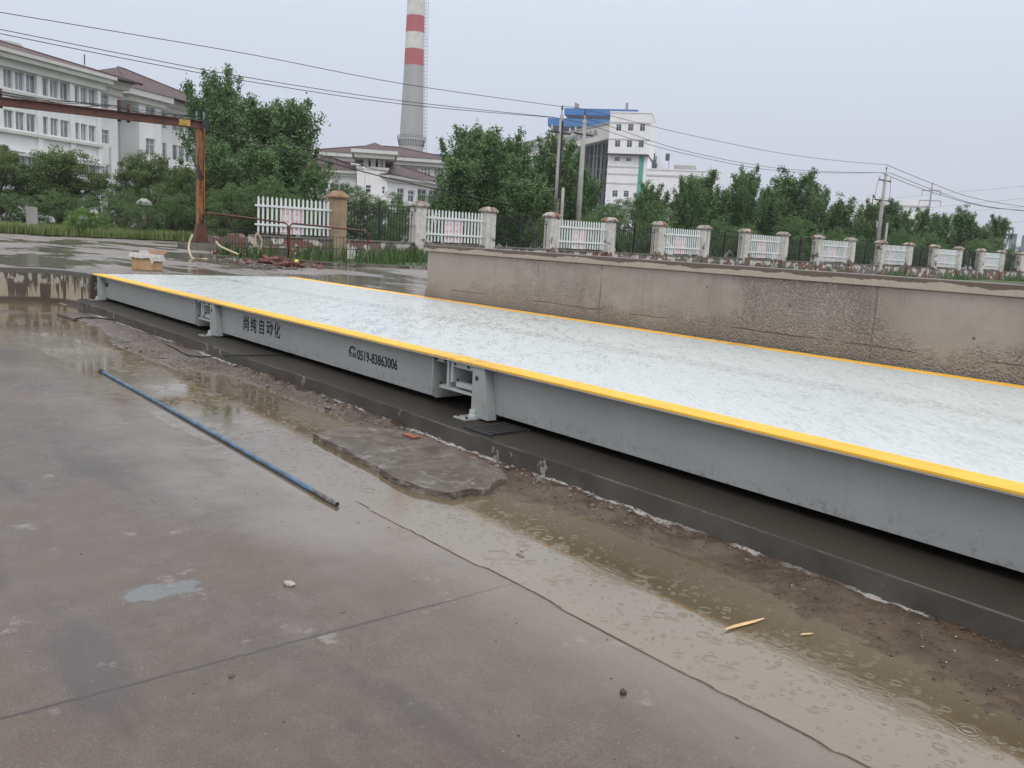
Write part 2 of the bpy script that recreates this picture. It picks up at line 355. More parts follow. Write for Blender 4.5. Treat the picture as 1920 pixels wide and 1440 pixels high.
def m_yellow():
    b = NB("yellow_edge_paint"); n = b.noise(4, 7, .7)
    c = b.mix(b.sm(n, .35, .7), (.88, .50, .06), (.80, .43, .05))
    X, Y, Z = b.xyz(); jw = b.mt('MINIMUM', b.mt('ABSOLUTE', b.mt('ADD', X, 5.31)), b.mt('ABSOLUTE', b.mt('ADD', X, 10.51)))
    wr = b.mt('MULTIPLY', b.sm(jw, .1, .8, 1, 0), b.sm(b.noise(9, 7, .7, v=b.mapv((1, .35, 1))), .42, .58)); c = b.mix(b.mt('MULTIPLY', wr, .75), c, (.50, .27, .07)); c = b.mix(b.sm(b.noise(2.2, 8, .75), .62, .74, 0, .55), c, (.58, .34, .09))
    return b.out(c, b.mt('ADD', .42, b.mt('MULTIPLY', n, .25)), b.bump(b.noise(40, 4, .6), .001, .5), spec=.25)
def m_steel():
    b = NB("grey_enamel_steel"); X, Y, Z = b.xyz(); n = b.noise(1.3, 6, .6)
    c = b.mix(b.sm(n, .35, .7), (.295, .31, .303), (.33, .345, .338))
    run = b.noise(4, 6, .7, v=b.mapv((6, 6, .35)))
    c = b.mix(b.sm(run, .54, .78, 0, .35), c, (.17, .18, .175))
    spl = b.mt('MULTIPLY', b.sm(b.noise(17, 6, .7), .52, .64), b.sm(Z, .20, .34, .55, 0)); c = b.mix(spl, c, (.15, .12, .09))
    c = b.mix(b.sm(b.noise(28, 3, .6), .70, .74, 0, .5), c, (.12, .10, .08))
    return b.out(c, .42, b.bump(b.noise(3, 3, .5), .004, .25))
def m_rust(y=False):
    b = NB("rusted_steel"); n = b.noise(3, 8, .7); s = b.noise(5, 6, .7, v=b.mapv((4, 4, .35)))
    c = b.mix(b.sm(n, .3, .7), (.065, .026, .018), (.145, .052, .030))
    if y: c = b.mix(b.sm(s, .40, .56), c, (.36, .16, .05)); c = b.mix(b.sm(b.noise(1.1, 5, .6), .56, .62), c, (.05, .03, .025))
    return b.out(c, .55, b.bump(n, .01, .6))
def m_peel(name="peeling_whitewash", lo=.56, hi=1.7, amt=0.0, rust=.5):
    b = NB(name); X, Y, Z = b.xyz()
    v = b.nd("ShaderNodeCombineXYZ"); b.lk(v.inputs[0], b.mt('ADD', X, Y)); b.lk(v.inputs[1], Z)
    br = b.nd("ShaderNodeTexBrick"); b.lk(br.inputs["Vector"], v.outputs[0]); br.inputs["Scale"].default_value = 1
    br.inputs["Brick Width"].default_value = .24; br.inputs["Row Height"].default_value = .065; br.inputs["Mortar Size"].default_value = .008
    br.inputs["Color1"].default_value = (.25, .075, .045, 1); br.inputs["Color2"].default_value = (.16, .07, .05, 1); br.inputs["Mortar"].default_value = (.17, .15, .13, 1)
    pl = b.noise(4, 8, .7); under = b.mix(b.sm(b.noise(1.3, 4, .6), .45, .5), br.outputs[0], b.mix(pl, (.13, .11, .095), (.20, .175, .15)))
    n = b.noise(2.2, 7, .62); grad = b.sm(Z, lo, hi, -.15, .12)
    pm = b.sm(b.mt('ADD', b.mt('ADD', n, grad), amt), .49, .505)
    wh = b.mix(b.sm(b.noise(6, 6, .65), .35, .7), (.50, .48, .44), (.66, .64, .60))
    rs = b.mt('MULTIPLY', b.sm(b.noise(1.2, 6, .65, v=b.mapv((6, 6, .22))), .52, .72), rust)
    wh = b.mix(rs, wh, (.36, .17, .07))
    wh = b.mix(b.sm(b.noise(.8, 5, .6, v=b.mapv((9, 9, .5))), .58, .7, 0, .6), wh, (.13, .10, .085))
    return b.out(b.mix(pm, under, wh), .75, b.bump(b.mt('ADD', pm, b.mt('MULTIPLY', n, .3)), .012, .7))
def m_cap():
    b = NB("weathered_pier_cap"); n = b.noise(5, 8, .7)
    c = b.mix(b.sm(n, .4, .6), (.45, .42, .37), (.17, .125, .09)); c = b.mix(b.sm(b.noise(3.3, 6, .6), .52, .6), c, (.22, .075, .04))
    return b.out(c, .75, b.bump(n, .02, .7))
def m_tiles():
    b = NB("plum_roof_tiles"); o = b.obj(); X, Y, Z = b.xyz(o)
    wv = b.mt('SINE', b.mt('MULTIPLY', b.mt('ADD', X, Y), 20)); rw = b.mt('FRACT', b.mt('MULTIPLY', Z, 5))
    n = b.noise(2, 6, .7); n2 = b.noise(11, 3, .6)
    c = b.mix(b.sm(n, .3, .7), (.048, .020, .020), (.09, .038, .036)); c = b.mix(b.sm(n2, .4, .7, 0, .5), c, (.06, .03, .03))
    c = b.mix(b.sm(rw, .0, .18, .5, 0), c, (.03, .018, .018))
    return b.out(c, .55, b.bump(b.mt('ADD', wv, rw), .05, .6))
def m_stucco(name, col, streak=.5):
    b = NB(name); o = b.obj(); n = b.noise(.5, 6, .6, v=o); s = b.noise(1.2, 6, .65, v=b.mapv((2.5, 2.5, .12), v=o))
    c = b.mix(b.sm(n, .3, .7), col, tuple(x*.9 for x in col)); c = b.mix(b.sm(s, .55, .8, 0, streak), c, tuple(x*.55 for x in col))
    return b.out(c, .8)
def m_glass(name="window_glass", col=(.17, .19, .19)):
    b = NB(name); n = b.noise(.9, 3, .5)
    return b.out(b.mix(b.sm(n, .4, .6), col, tuple(c*1.6 for c in col)), .08)
def m_leaf(name, a, c2, tr=.25):
    b = NB(name); g = b.nd("ShaderNodeNewGeometry"); o = b.obj()
    n = b.noise(.55, 3, .6, v=o); r = g.outputs["Random Per Island"]
    c = b.mix(b.mt('ADD', b.mt('MULTIPLY', r, .7), b.sm(n, .35, .65, -.1, .3)), a, c2)
    b.lk(b.b.inputs["Base Color"], c); b.b.inputs["Roughness"].default_value = .45
    t = b.nd("ShaderNodeBsdfTranslucent"); b.lk(t.inputs[0], c); ms = b.nd("ShaderNodeMixShader"); ms.inputs[0].default_value = tr
    b.t.links.new(b.b.outputs[0], ms.inputs[1]); b.t.links.new(t.outputs[0], ms.inputs[2]); b.t.links.new(ms.outputs[0], b.t.nodes["Material Output"].inputs[0])
    return b.m
def m_grassground():
    b = NB("grass_soil"); n = b.noise(1.5, 6, .6); return b.out(b.mix(n, (.05, .07, .025), (.10, .14, .05)), .9, b.bump(b.noise(14, 5, .7), .1, .8))
def m_chimney():
    b = NB("painted_chimney_concrete"); o = b.obj(); X, Y, Z = b.xyz(o); s = b.noise(.5, 6, .65, v=b.mapv((1, 1, .06), v=o))
    gry = b.mix(s, (.30, .30, .295), (.40, .40, .395))
    wht = b.mix(b.sm(b.noise(.35, 6, .7, v=o), .3, .7), (.52, .50, .46), (.66, .65, .61)); red = b.mix(s, (.42, .11, .11), (.36, .085, .09))
    c = gry
    zs = [ond(775, y, 350).z for y in (124, 93, 62, 30.5)]
    for i, z in enumerate(zs + [zs[-1] + (zs[-1]-zs[-2])*k for k in (1, 2, 3, 4)]):
        c = b.mix(b.mt('GREATER_THAN', Z, z), c, red if i % 2 == 0 else wht)
    return b.out(c, .8)
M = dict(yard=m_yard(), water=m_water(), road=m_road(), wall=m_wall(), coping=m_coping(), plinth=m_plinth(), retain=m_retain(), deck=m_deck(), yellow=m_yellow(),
    steel=m_steel(), steel2=simple("pale_grey_steel", (.40, .425, .42), .45, .15), rust=m_rust(), rusty=m_rust(True), peel=m_peel(), peelw=m_peel("flaking_wall_paint", .3, 2.2, .045, .8), tan=simple("tan_render", (.30, .225, .145), .8, .2, 2, .005),
    cap=m_cap(), tancap=simple("tan_cap_render", (.27, .175, .10), .8, .35, 4, .01), picket=simple("white_pvc", (.74, .76, .76), .35, .06), iron=simple("black_wrought_iron", (.012, .012, .013), .45, .2),
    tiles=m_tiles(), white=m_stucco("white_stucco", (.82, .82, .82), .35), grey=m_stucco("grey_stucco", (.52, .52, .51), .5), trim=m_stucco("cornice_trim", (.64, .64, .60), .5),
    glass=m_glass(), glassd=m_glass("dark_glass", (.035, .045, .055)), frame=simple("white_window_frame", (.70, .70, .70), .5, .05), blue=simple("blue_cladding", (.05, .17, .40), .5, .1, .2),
    green=simple("green_cladding", (.08, .33, .24), .6, .15, .3), dsteel=simple("dark_blue_steel", (.05, .06, .085), .6, .3, .3), shade_dark=simple("painted_shade_dark", (.035, .038, .048), .8, .3, .3), pole=simple("spun_concrete_pole", (.33, .32, .30), .8, .15, 2),  # the near-black wall colour paints in shade under and inside things
    dark=simple("dark_iron_fitting", (.03, .03, .032), .5, .2), cableb=simple("black_cable_sheath", (.02, .02, .02), .5, .1), bark=simple("tree_bark", (.11, .085, .06), .9, .35, 9, .01, obj=True),
    poplar=m_leaf("poplar_leaves", (.047, .10, .036), (.20, .32, .115)), camphor=m_leaf("camphor_leaves", (.052, .088, .024), (.20, .285, .08)), shrub=m_leaf("shrub_leaves", (.045, .092, .03), (.19, .30, .095)), bush=m_leaf("bush_leaves", (.09, .17, .03), (.22, .38, .08)),
    grass=m_leaf("grass_blades", (.13, .18, .05), (.30, .36, .14)), weed=m_leaf("weed_blades", (.035, .075, .018), (.12, .20, .06)), grassg=m_grassground(), brick=simple("red_brick", (.16, .065, .048), .8, .45, 14, .006),
    carton=simple("wet_cardboard", (.48, .31, .17), .7, .12, 9), cream=simple("cream_plastic", (.46, .39, .24), .4, .1), black=simple("black_lettering_paint", (.006, .006, .007), .85, .1), stone=simple("grey_stone", (.20, .18, .16), .7, .35, 30, .01),
    slab=None, wood=simple("raw_wood", (.62, .42, .20), .55, .15, 30), chim=m_chimney(), mortar=simple("pale_mortar", (.40, .38, .35), .8, .2, 12, .01))
def m_slab():
    b = NB("broken_slab_concrete"); n = b.noise(6, 8, .75); n2 = b.noise(60, 5, .8)
    c = b.mix(b.sm(n, .35, .65), (.085, .065, .048), (.175, .145, .115)); c = b.mix(b.sm(b.noise(9, 8, .8), .52, .62), c, (.27, .25, .22)); c = b.mix(b.sm(b.noise(23, 6, .75), .56, .66, 0, .8), c, (.05, .038, .03)); c = b.mix(b.sm(b.noise(2.2, 5, .6, v=b.mapv((1, 1, 1), loc=(3, 3, 3))), .55, .66, 0, .5), c, (.19, .095, .055))
    c = b.mix(b.sm(n2, .5, .7, 0, .5), c, (.07, .06, .05))
    return b.out(c, .30, b.bump(b.mt('ADD', n2, n), .012, 1.0))
M['slab'] = m_slab()
# ================================================================== ground
def flat(name, pts, z, mat, kind='structure', label=None):
    o = MB().poly([(x, y, z) for x, y in pts]).build(name, mat); return tag(o, label, None, None, kind)
flat("ground", [(-15.45, 7.44), (-15.45, 3.86), (-15.75, 3.83), (-16.40, 3.66), (-16.92, 3.33), (-17.02, 2.74), (-17.05, -900), (-2500, -900), (-2500, 2500), (2500, 2500), (2500, 7.44)], HI-.004, M['road'])
flat("outer_yard", [(1.2, -.2), (-17.2, -.2), (-17.2, -400), (400, -400), (400, 7.44), (1.2, 7.44)], .016, M['yard'])
# low yard: slab, step at its edge, gutter rising to the plinth
gx = np.arange(-17.2, 1.2001, .02); gy_ = np.arange(-.2, 3.5601, .0188)
GX, GY = np.meshgrid(gx, gy_, indexing='ij')
def yard_h(X, Y):
    ed = 2.335 + .045*vnoise(X*2.2, Y*0+3, 5) + .02*vnoise(X*14, Y*0+1, 6)
    cov = np.clip((-3.3-X)/1.2, 0, 1)                       # film of water spills over the slab further off
    s = .0115 + .004*vnoise(X*.8, Y*1.1, 1) - cov*.012*np.clip((Y-1.85)/.4, 0, 1) + .006*vnoise(X*.55+9, Y*.8, 2) + .0040*np.clip(1.9-Y, 0, 1.4)
    s = s + .0016*vnoise(X*11, Y*11, 3)
    far = np.interp(X, [-17, -13, -11, -9, -7.5, -6, -4.6, -4, -3.4, -2.5, -1.7, -.9, 1], [2.95, 3.15, 3.02, 3.0, 3.35, 3.25, 2.80, 2.9, 3.2, 3.26, 3.13, 2.9, 2.8])
    far = far + .16*vnoise(X*2.4, Y*2.4, 8)
    t = np.clip((Y-far)/.25, -1.5, 1)
    rough = .020*vnoise(X*5, Y*5, 4) + .012*np.clip(vnoise(X*30, Y*30, 11, 3)*2, -1, 1)
    g = -.016 + .026*np.clip(t+.5, 0, 1.5) + rough*np.clip(t+.9, .12, 1) + .010*np.clip((Y-3.3)/.25, 0, 1)
    # broken ridges of mortar and mud along the plinth
    for x0, x1, yc, wd, ht in ((-11.2, -8.7, 2.98, .07, .035), (-9.3, -8.4, 3.22, .10, .03), (-8.6, -5.3, 3.43, .09, .05), (-5.4, -3.9, 2.74, .10, .014), (-3.9, -2.2, 3.38, .12, .030), (-2.2, .5, 3.40, .10, .026)):
        m = np.clip((X-x0)*4, 0, 1)*np.clip((x1-X)*4, 0, 1)
        g = g + m*ht*np.exp(-((Y-yc-.10*vnoise(X*3, Y*0, 21))/wd)**2)*np.clip(.8+2.6*vnoise(X*9, Y*9, 12), 0, 1.6)
    k = np.clip((Y-ed)/.018, 0, 1)
    left = np.clip((-13.5-X)/1.0, 0, 1)
    z = s*(1-k) + g*k
    return z*(1-left) + left*(.002+.016*vnoise(X*1.3, Y*1.6, 31)+.003*vnoise(X*12, Y*12, 32))
Hh = yard_h(GX, GY)
nx, ny = GX.shape
idx = np.arange(nx*ny).reshape(nx, ny)
Fq = np.stack([idx[:-1, :-1], idx[1:, :-1], idx[1:, 1:], idx[:-1, 1:]], -1).reshape(-1, 4)
yo = npmesh("yard", np.stack([GX, GY, Hh], -1).reshape(-1, 3), Fq, M['yard'], smooth=True); tag(yo, kind='structure')
tag(flat("water", [(-16.95, -.2), (1.2, -.2), (1.2, 3.56), (-16.95, 3.56)], .004, M['water']), kind='structure')
def ground_z(x, y): return float(yard_h(np.array([x]), np.array([y]))[0])

# retaining wall at the end of the low yard
front = [(-15.42, 7.42), (-15.42, 3.80), (-15.68, 3.80), (-16.34, 3.62), (-16.80, 3.29), (-16.88, 2.74), (-16.9, -60)]
back = [(-17.2, -60), (-17.18, 2.74), (-17.08, 3.45), (-16.5, 3.90), (-15.8, 4.06), (-15.68, 4.10), (-15.68, 7.42)]
rw = MB().prism(front+back, 2, -.08, HI).build("retaining_wall", M['retain'], bevel=.008)
tag(rw, "stained and streaked concrete retaining wall curving away left of the weighbridge end", "retaining wall")
# plinth under the bridge
pf = [( -15.42, 3.60)] + [(x, 3.54+.012*math.sin(x*1.7)) for x in np.arange(-15, 7.6, .5)] + [(7.5, 7.43), (-15.42, 7.43)]
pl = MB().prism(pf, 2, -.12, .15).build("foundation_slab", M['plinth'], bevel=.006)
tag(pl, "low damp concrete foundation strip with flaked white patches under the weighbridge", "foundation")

# ================================================================== weighbridge
WB = thing("weighbridge", "long grey steel weighbridge with wet white deck and yellow edges on small feet", "weighbridge", (-5, 5.6, .15))
WBi = Vector((5, -5.6, -.15))
def wpart(mb, name, mat, parent=WB, bevel=0, off=WBi, smooth=False):
    mb.v = [(a+off.x, b+off.y, c+off.z) for a, b, c in mb.v]
    return mb.build(name, mat, parent, bevel, smooth)
mods = [(-15.40, -10.515), (-10.505, -5.315), (-5.305, -.105), (-.095, 5.1)]
Y0, Y1, ZT = 3.825, 7.38, .560
for i, (x0, x1) in enumerate(mods):
    wpart(MB().box(x0, x1, Y0+.175, Y1-.175, ZT-.012, ZT), "deck_plate", M['deck'])
    for ya, yb in ((Y0, Y0+.175), (Y1-.175, Y1)):
        wpart(MB().box(x0, x1, ya, yb, ZT-.0115, ZT+.0008), "edge_stripe", M['yellow'])
    for ya in (Y0+.002, Y1-.09): wpart(MB().box(x0, x1, ya, ya+.088, ZT-.020, ZT-.0118), "flange", M['steel2'])
    a, e_ = x0+.245, x1-.29
    for k, yy in enumerate((3.92, 7.30)):
        sgn = 1 if k == 0 else -1
        mb = MB().box(a+.012, e_, min(yy, yy+sgn*.012), max(yy, yy+sgn*.012), .215, ZT-.0202)
        mb.box(a+.012, e_, min(yy, yy+sgn*.10), max(yy, yy+sgn*.10), .205, .2148)
        wpart(mb, "side_beam", M['steel'])
    for yy in (4.7, 5.4, 6.1, 6.8): wpart(MB().box(a, e_, yy, yy+.15, .28, ZT-.021), "inner_beam", M['steel'])
    # end plate of this module (seen where the side beam stops)
    wpart(MB().prism([(3.852, ZT-.021), (4.42, ZT-.021), (4.42, .205), (3.892, .205), (3.852, .235)], 0, e_, e_+.012), "end_plate", M['steel'])
    wpart(MB().box(e_+.0125, x1+.12 if i < 3 else x1, 4.20, 4.212, .215, ZT-.021), "recess_plate", M['steel'])
    mb = MB().box(e_+.013, e_+.205, 3.868, 3.93, .505, ZT-.021)
    mb.box(e_+.18, e_+.205, 3.868, 4.19, .325, .5045).box(e_+.08, e_+.52, 3.872, 4.1, .303, .3245)
    wpart(mb, "joint_frame", M['steel2'])
    wpart(MB().box(e_+.235, e_+.52, 3.866, 3.93, .492, ZT-.021).box(e_+.235, e_+.262, 3.866, 4.1, .37, .4915).box(e_+.30, e_+.52, 3.87, 3.93, .345, .382), "joint_frame", M['steel2'])
    for bx, bz in ((e_+.04, .52), (e_+.16, .52), (e_+.29, .515), (e_+.46, .515), (e_+.11, .345), (e_+.33, .40)):
        wpart(MB().tube([(bx, 3.855, bz), (bx, 3.87, bz)], .011, 6), "bolt", M['dark'])
    # bearing bracket at the start of this module
    tz = ZT-.021
    wpart(MB().prism([(a, tz), (a+.135, tz), (a+.205, .165), (a+.035, .165), (a, .19)], 1, 3.838, 3.9195), "bearing_bracket", M['steel'], bevel=.002)
    wpart(MB().box(a-.006, a+.006, 3.8600, 4.35, .19, tz), "bracket_web", M['steel2'])
    wpart(MB().tube([(a+.055, 3.836, .455), (a+.055, 3.845, .455)], .019, 14), "bracket_hole_shade", M['cableb'])  # black disc stands for the shade inside an uncut hole
    wpart(MB().box(a-.06, a+.09, 3.72, 4.08, .151, .164), "base_plate", M['steel'], bevel=.002)
    wpart(MB().tube([(a+.035, 3.83, .166), (a+.035, 3.83, .182), (a+.035, 3.83, .184), (a+.035, 3.83, .218)], [.034, .034, .026, .026], 18), "load_cell", M['steel2'])
    for bx, by in ((a-.04, 3.75), (a+.07, 3.75), (a-.04, 4.05), (a+.07, 4.05)): wpart(MB().tube([(bx, by, .164), (bx, by, .178)], .010, 6), "anchor_bolt", M['dark'])
wpart(MB().box(-15.0, -14.83, 3.915, 3.9195, .385, .45), "rating_plate", M['dark'])
wpart(MB().box(-15.2, 5.0, 4.3, 7.0, .40, .41), "underside", M['shade_dark'])  # near-black sheet, shade under the deck put into its colour
def lettering(txt, x, z, width, height, bold=.0):
    cu = bpy.data.curves.new("t", 'FONT'); cu.body = txt; cu.size = 1; cu.offset = bold; cu.resolution_u = 3
    to = bpy.data.objects.new("t", cu); COL.objects.link(to)
    dg = bpy.context.evaluated_depsgraph_get(); me = bpy.data.meshes.new_from_object(to.evaluated_get(dg))
    bpy.data.objects.remove(to)
    co = np.zeros(len(me.vertices)*3, np.float32); me.vertices.foreach_get("co", co); co = co.reshape(-1, 3)
    mn, mxx = co.min(0), co.max(0)
    out = np.zeros_like(co); KS = 3.9178/3.86
    out[:, 0] = (x+(co[:, 0]-mn[0])/(mxx[0]-mn[0])*width)*KS+WBi.x
    out[:, 2] = CAMZ-(CAMZ-z-(co[:, 1]-mn[1])/(mxx[1]-mn[1])*height)*KS+WBi.z; out[:, 1] = 3.9178+WBi.y
    me.vertices.foreach_set("co", out.ravel()); me.materials.clear(); me.materials.append(M['black'])
    for p in me.polygons: p.material_index = 0
    me.update(); o = bpy.data.objects.new("lettering", me); COL.objects.link(o); o.parent = WB
    return o
lettering("尚", -9.32, .325, .15, .165, .017); lettering("纯", -9.125, .325, .155, .165, .017); lettering("自", -8.895, .330, .12, .165, .014)
lettering("动", -8.71, .332, .155, .165, .018); lettering("化", -8.525, .335, .15, .165, .018)
lettering("0519-83863006", -6.795, .343, .67, .092, .020)
lettering("热线", -6.950, .350, .14, .052, .010)
hs = MB(); prev = None
arc = [(-6.882+.056*math.cos(t), .412+.042*math.sin(t)) for t in np.linspace(math.radians(185), math.radians(35), 9)]
arc_i = [(-6.882+.034*math.cos(t), .412+.024*math.sin(t)) for t in np.linspace(math.radians(35), math.radians(185), 9)]
pts = [(-6.955, .40)] + arc + [(-6.825, .425), (-6.835, .415)] + arc_i + [(-6.925, .397)]
KS = 3.9178/3.86; hs.poly([(x*KS, 3.9178, CAMZ-(CAMZ-z)*KS) for x, z in pts]); wpart(hs, "lettering", M['black'])

# ================================================================== concrete wall beyond the bridge
cw = thing("concrete_wall", "long weathered beige concrete wall with exposed pebbles and drip-stained coping behind the weighbridge", "wall", (-4, 7.6, HI))
mb = MB(); pr_ = [(-11.08, .2), (-11.13, .45), (-11.10, .62), (-11.04, .80), (-11.07, 1.0), (-11.06, 1.235), (9, 1.235), (9, .2)]
mb.prism(pr_, 1, 7.44, 7.70); mb.v = [(a+4, b-7.6, c-HI) for a, b, c in mb.v]; mb.build("wall_body", M['wall'], cw, bevel=.012)
mb = MB(); xs = [-11.11]+list(np.arange(-9.6, 9.1, 1.5))
mb.box(-11.11, 9, 7.405, 7.73, 1.236, 1.331); mb.v = [(a+4, b-7.6, c-HI) for a, b, c in mb.v]; mb.build("coping", M['coping'], cw, bevel=.006)

# ================================================================== loose things in the yard
p0, p1 = (-8.884, 2.26), (-4.035, 2.195)
pp = thing("steel_pipe", "long thin blue steel pipe lying in the rainwater on the yard", "pipe", (p0[0], p0[1], .02))
def pt(t, dz=0): return (4.849*t, (p1[1]-p0[1])*t+.012*math.sin(t*3.1), dz-.003)
N = 24
bl = simple("chalky_blue_paint", (.055, .115, .185), .35, .55, 9, .002)
MB().tube([pt(.015+.925*i/N) for i in range(N+1)], .0140, 12).build("tube", bl, pp, smooth=True)
MB().tube([pt(.94), pt(.9995)], .0138, 12, False).tube([pt(1.0), pt(.94)], .011, 12, False).build("bare_end", simple("bare_rusty_end", (.12, .12, .115), .6, .6, 30, .003), pp, smooth=True)
MB().tube([pt(0), pt(.015)], .021, 12).build("coupling", M['dark'], pp, smooth=True)
# broken slab
top = [(-5.52, 2.80), (-5.0, 2.77), (-4.58, 2.745), (-4.30, 2.70), (-4.07, 2.715), (-3.93, 2.77), (-3.84, 2.83), (-3.86, 2.95), (-3.80, 3.05), (-3.90, 3.16), (-3.93, 3.28), (-4.10, 3.37), (-4.5, 3.43), (-5.06, 3.46), (-5.48, 3.38), (-5.58, 3.15), (-5.56, 2.95)]
import bmesh
bm = bmesh.new(); vs = [bm.verts.new((x, y, .042)) for x, y in top]; f = bm.faces.new(vs); ex = bmesh.ops.extrude_face_region(bm, geom=[f])
for v in [g for g in ex['geom'] if isinstance(g, bmesh.types.BMVert)]: v.co.z = -.02; 
bmesh.ops.recalc_face_normals(bm, faces=bm.faces)
bmesh.ops.subdivide_edges(bm, edges=[e for e in bm.edges], cuts=5, use_grid_fill=True)
bmesh.ops.triangulate(bm, faces=bm.faces); bmesh.ops.subdivide_edges(bm, edges=[e for e in bm.edges if e.calc_length() > .08], cuts=1)
for v in bm.verts:
    n_ = float(vnoise(np.array([v.co.x*7]), np.array([v.co.y*7]), 3)[0]); v.co.z += .022*n_ if v.co.z > .03 else 0
    v.co.x += .022*float(vnoise(np.array([v.co.x*20+v.co.z*60]), np.array([v.co.y*20]), 4)[0]); v.co.y += .025*float(vnoise(np.array([v.co.x*18+5]), np.array([v.co.z*50]), 5)[0])
me = bpy.data.meshes.new("broken_slab"); bm.to_mesh(me); me.materials.append(M['slab']); bs = bpy.data.objects.new("broken_slab", me); COL.objects.link(bs)
tag(bs, "flat broken slab of brown concrete lying beside the foundation strip", "concrete slab")
b_ = MB().box(-.075, .075, -.028, .028, 0, .014).build("brick_fragment", simple("orange_brick", (.30, .10, .055), .7, .3, 30, .004), bevel=.01); b_.location = (-5.12, 3.36, .044); b_.rotation_euler = (0, 0, .1)
tag(b_, "orange brick fragment lying on the broken slab near the plinth", "brick fragment")
# stones
def stone(loc, s, label, mat=None, grp=None, seed=0, name="stone"):
    bm = bmesh.new(); bmesh.ops.create_icosphere(bm, subdivisions=2, radius=1); r = random.Random(seed)
    off = Vector((r.random()*9, r.random()*9, 0))
    for v in bm.verts:
        k = 1+.7*float(vnoise(np.array([v.co.x*1.6+off.x]), np.array([v.co.y*1.6+v.co.z+off.y]), seed, 3)[0]); v.co = Vector((v.co.x*s[0]*k, v.co.y*s[1]*k, v.co.z*s[2]*k))
    me = bpy.data.meshes.new(name); bm.to_mesh(me); me.materials.append(mat or M['stone']); o = bpy.data.objects.new(name, me); COL.objects.link(o)
    o.location = (loc[0], loc[1], loc[2]+s[2]*.4); o.rotation_euler = (0, 0, r.random()*6); return tag(o, label, "stone", grp)
q = onz(542, 1096, .012); stone((q.x, q.y, .012), (.028, .018, .012), "pale crumbled stone on the wet concrete right of the blue paint spill", M['mortar'], seed=2)
q = onz(434, 1268, .012); stone((q.x, q.y, .012), (.012, .010, .009), "small round pebble between the joint line and the bottom edge", seed=3)
q = onz(1168, 1300, .012); stone((q.x, q.y, .01), (.014, .012, .014), "dark wet lump standing in the rain-pocked puddle", simple("wet_dark_stone", (.03, .027, .024), .2), seed=4)
q = onz(690, 853, .02); stone((q.x, q.y, .02), (.045, .028, .018), "flat grey stone leaning at the edge of the broken slab", seed=5)
q = onz(975, 1044, .0); stone((q.x, q.y, -.005), (.03, .016, .012), "dark stone breaking the puddle surface below the slab corner", seed=6)
q = onz(978, 1034, .0); stone((q.x, q.y, .004), (.010, .008, .008), "white pebble in the puddle beside the dark stone", M['mortar'], seed=7)
def stick(a, b, r, label, mat='wood', name="wood_splinter"):
    A = onz(*a, .012); B = onz(*b, .012); m_ = (A+B)/2; mb = MB(); d = (B-A); L = d.length
    rr = [r*.5, r, r*.9, r*.3]; mb.tube([(-L/2, 0, 0), (-L/4, r*.2, .001), (L*.2, -r*.2, 0), (L/2, 0, 0)], rr, 5)
    mb.v = [(x, y, z*.45) for x, y, z in mb.v]
    o = mb.build(name, M[mat]); o.location = m_; o.rotation_euler = (0, 0, math.atan2(d.y, d.x)); return tag(o, label, "splinter")
stick((1360, 1180), (1433, 1159), .0095, "long yellow wood splinter floating in the puddle")
stick((1501, 1190), (1524, 1187), .006, "short yellow wood splinter on the mud right of the long one")
stick((768, 904), (806, 906), .007, "pinkish wood sliver at the foot of the broken slab")
def wire(name, pts, r, label, cat, mat, group=None, seg=6):
    P = [Vector(p) for p in pts]; o0 = P[0]
    out = []
    for i in range(len(P)-1):
        a = P[max(i-1, 0)]; b = P[i]; c = P[i+1]; d = P[min(i+2, len(P)-1)]
        for k in range(6):
            t = k/6; out.append(.5*((2*b)+(-a+c)*t+(2*a-5*b+4*c-d)*t*t+(-a+3*b-3*c+d)*t*t*t))
    out.append(P[-1])
    o = MB().tube([p-o0 for p in out], r, seg).build(name, M[mat], smooth=True); o.location = o0; return tag(o, label, cat, group)
def gp(px, py, dz=.012):
    v = onz(px, py, .02)
    return (v.x, v.y, max(.006, ground_z(v.x, v.y))+dz)
k1 = onz(455, 664, .16); k2 = onz(560, 664, .16); k3 = onz(650, 668, .16)
wire("cable", [gp(303, 638), gp(312, 648), gp(330, 656), gp(352, 668), gp(380, 673), gp(410, 670), (k1.x, k1.y-.12, .16), (k1.x+.1, k1.y, .163), k2, k3], .008, "black cable snaking from the mud up onto the foundation strip", "cable", 'cableb')
wire("cable", [gp(107, 589), gp(125, 594), gp(142, 600)], .010, "short dark curved cable end in the mud near the retaining wall", "cable", 'cableb')
wire("reinforcing_bar", [gp(138, 598), gp(165, 596), gp(215, 603)], .011, "thin dark steel bar lying in the mud in front of the retaining wall", "steel bar", 'cableb')
g0 = onz(905, 812, .155)
gr = MB()
for k in range(6): gr.box(-.02+k*.045, .005+k*.045, -.03, .30, .0, .014)
gr.box(-.05, .26, -.045, -.03, 0, .014).box(-.05, .26, .30, .315, 0, .014)
gr = gr.build("steel_grate", M['dark']); gr.location = (-4.74, 3.62, .152); gr.rotation_euler = (0, 0, .02)
tag(gr, "small dark steel bar grate lying on the foundation strip under the bridge", "grate")
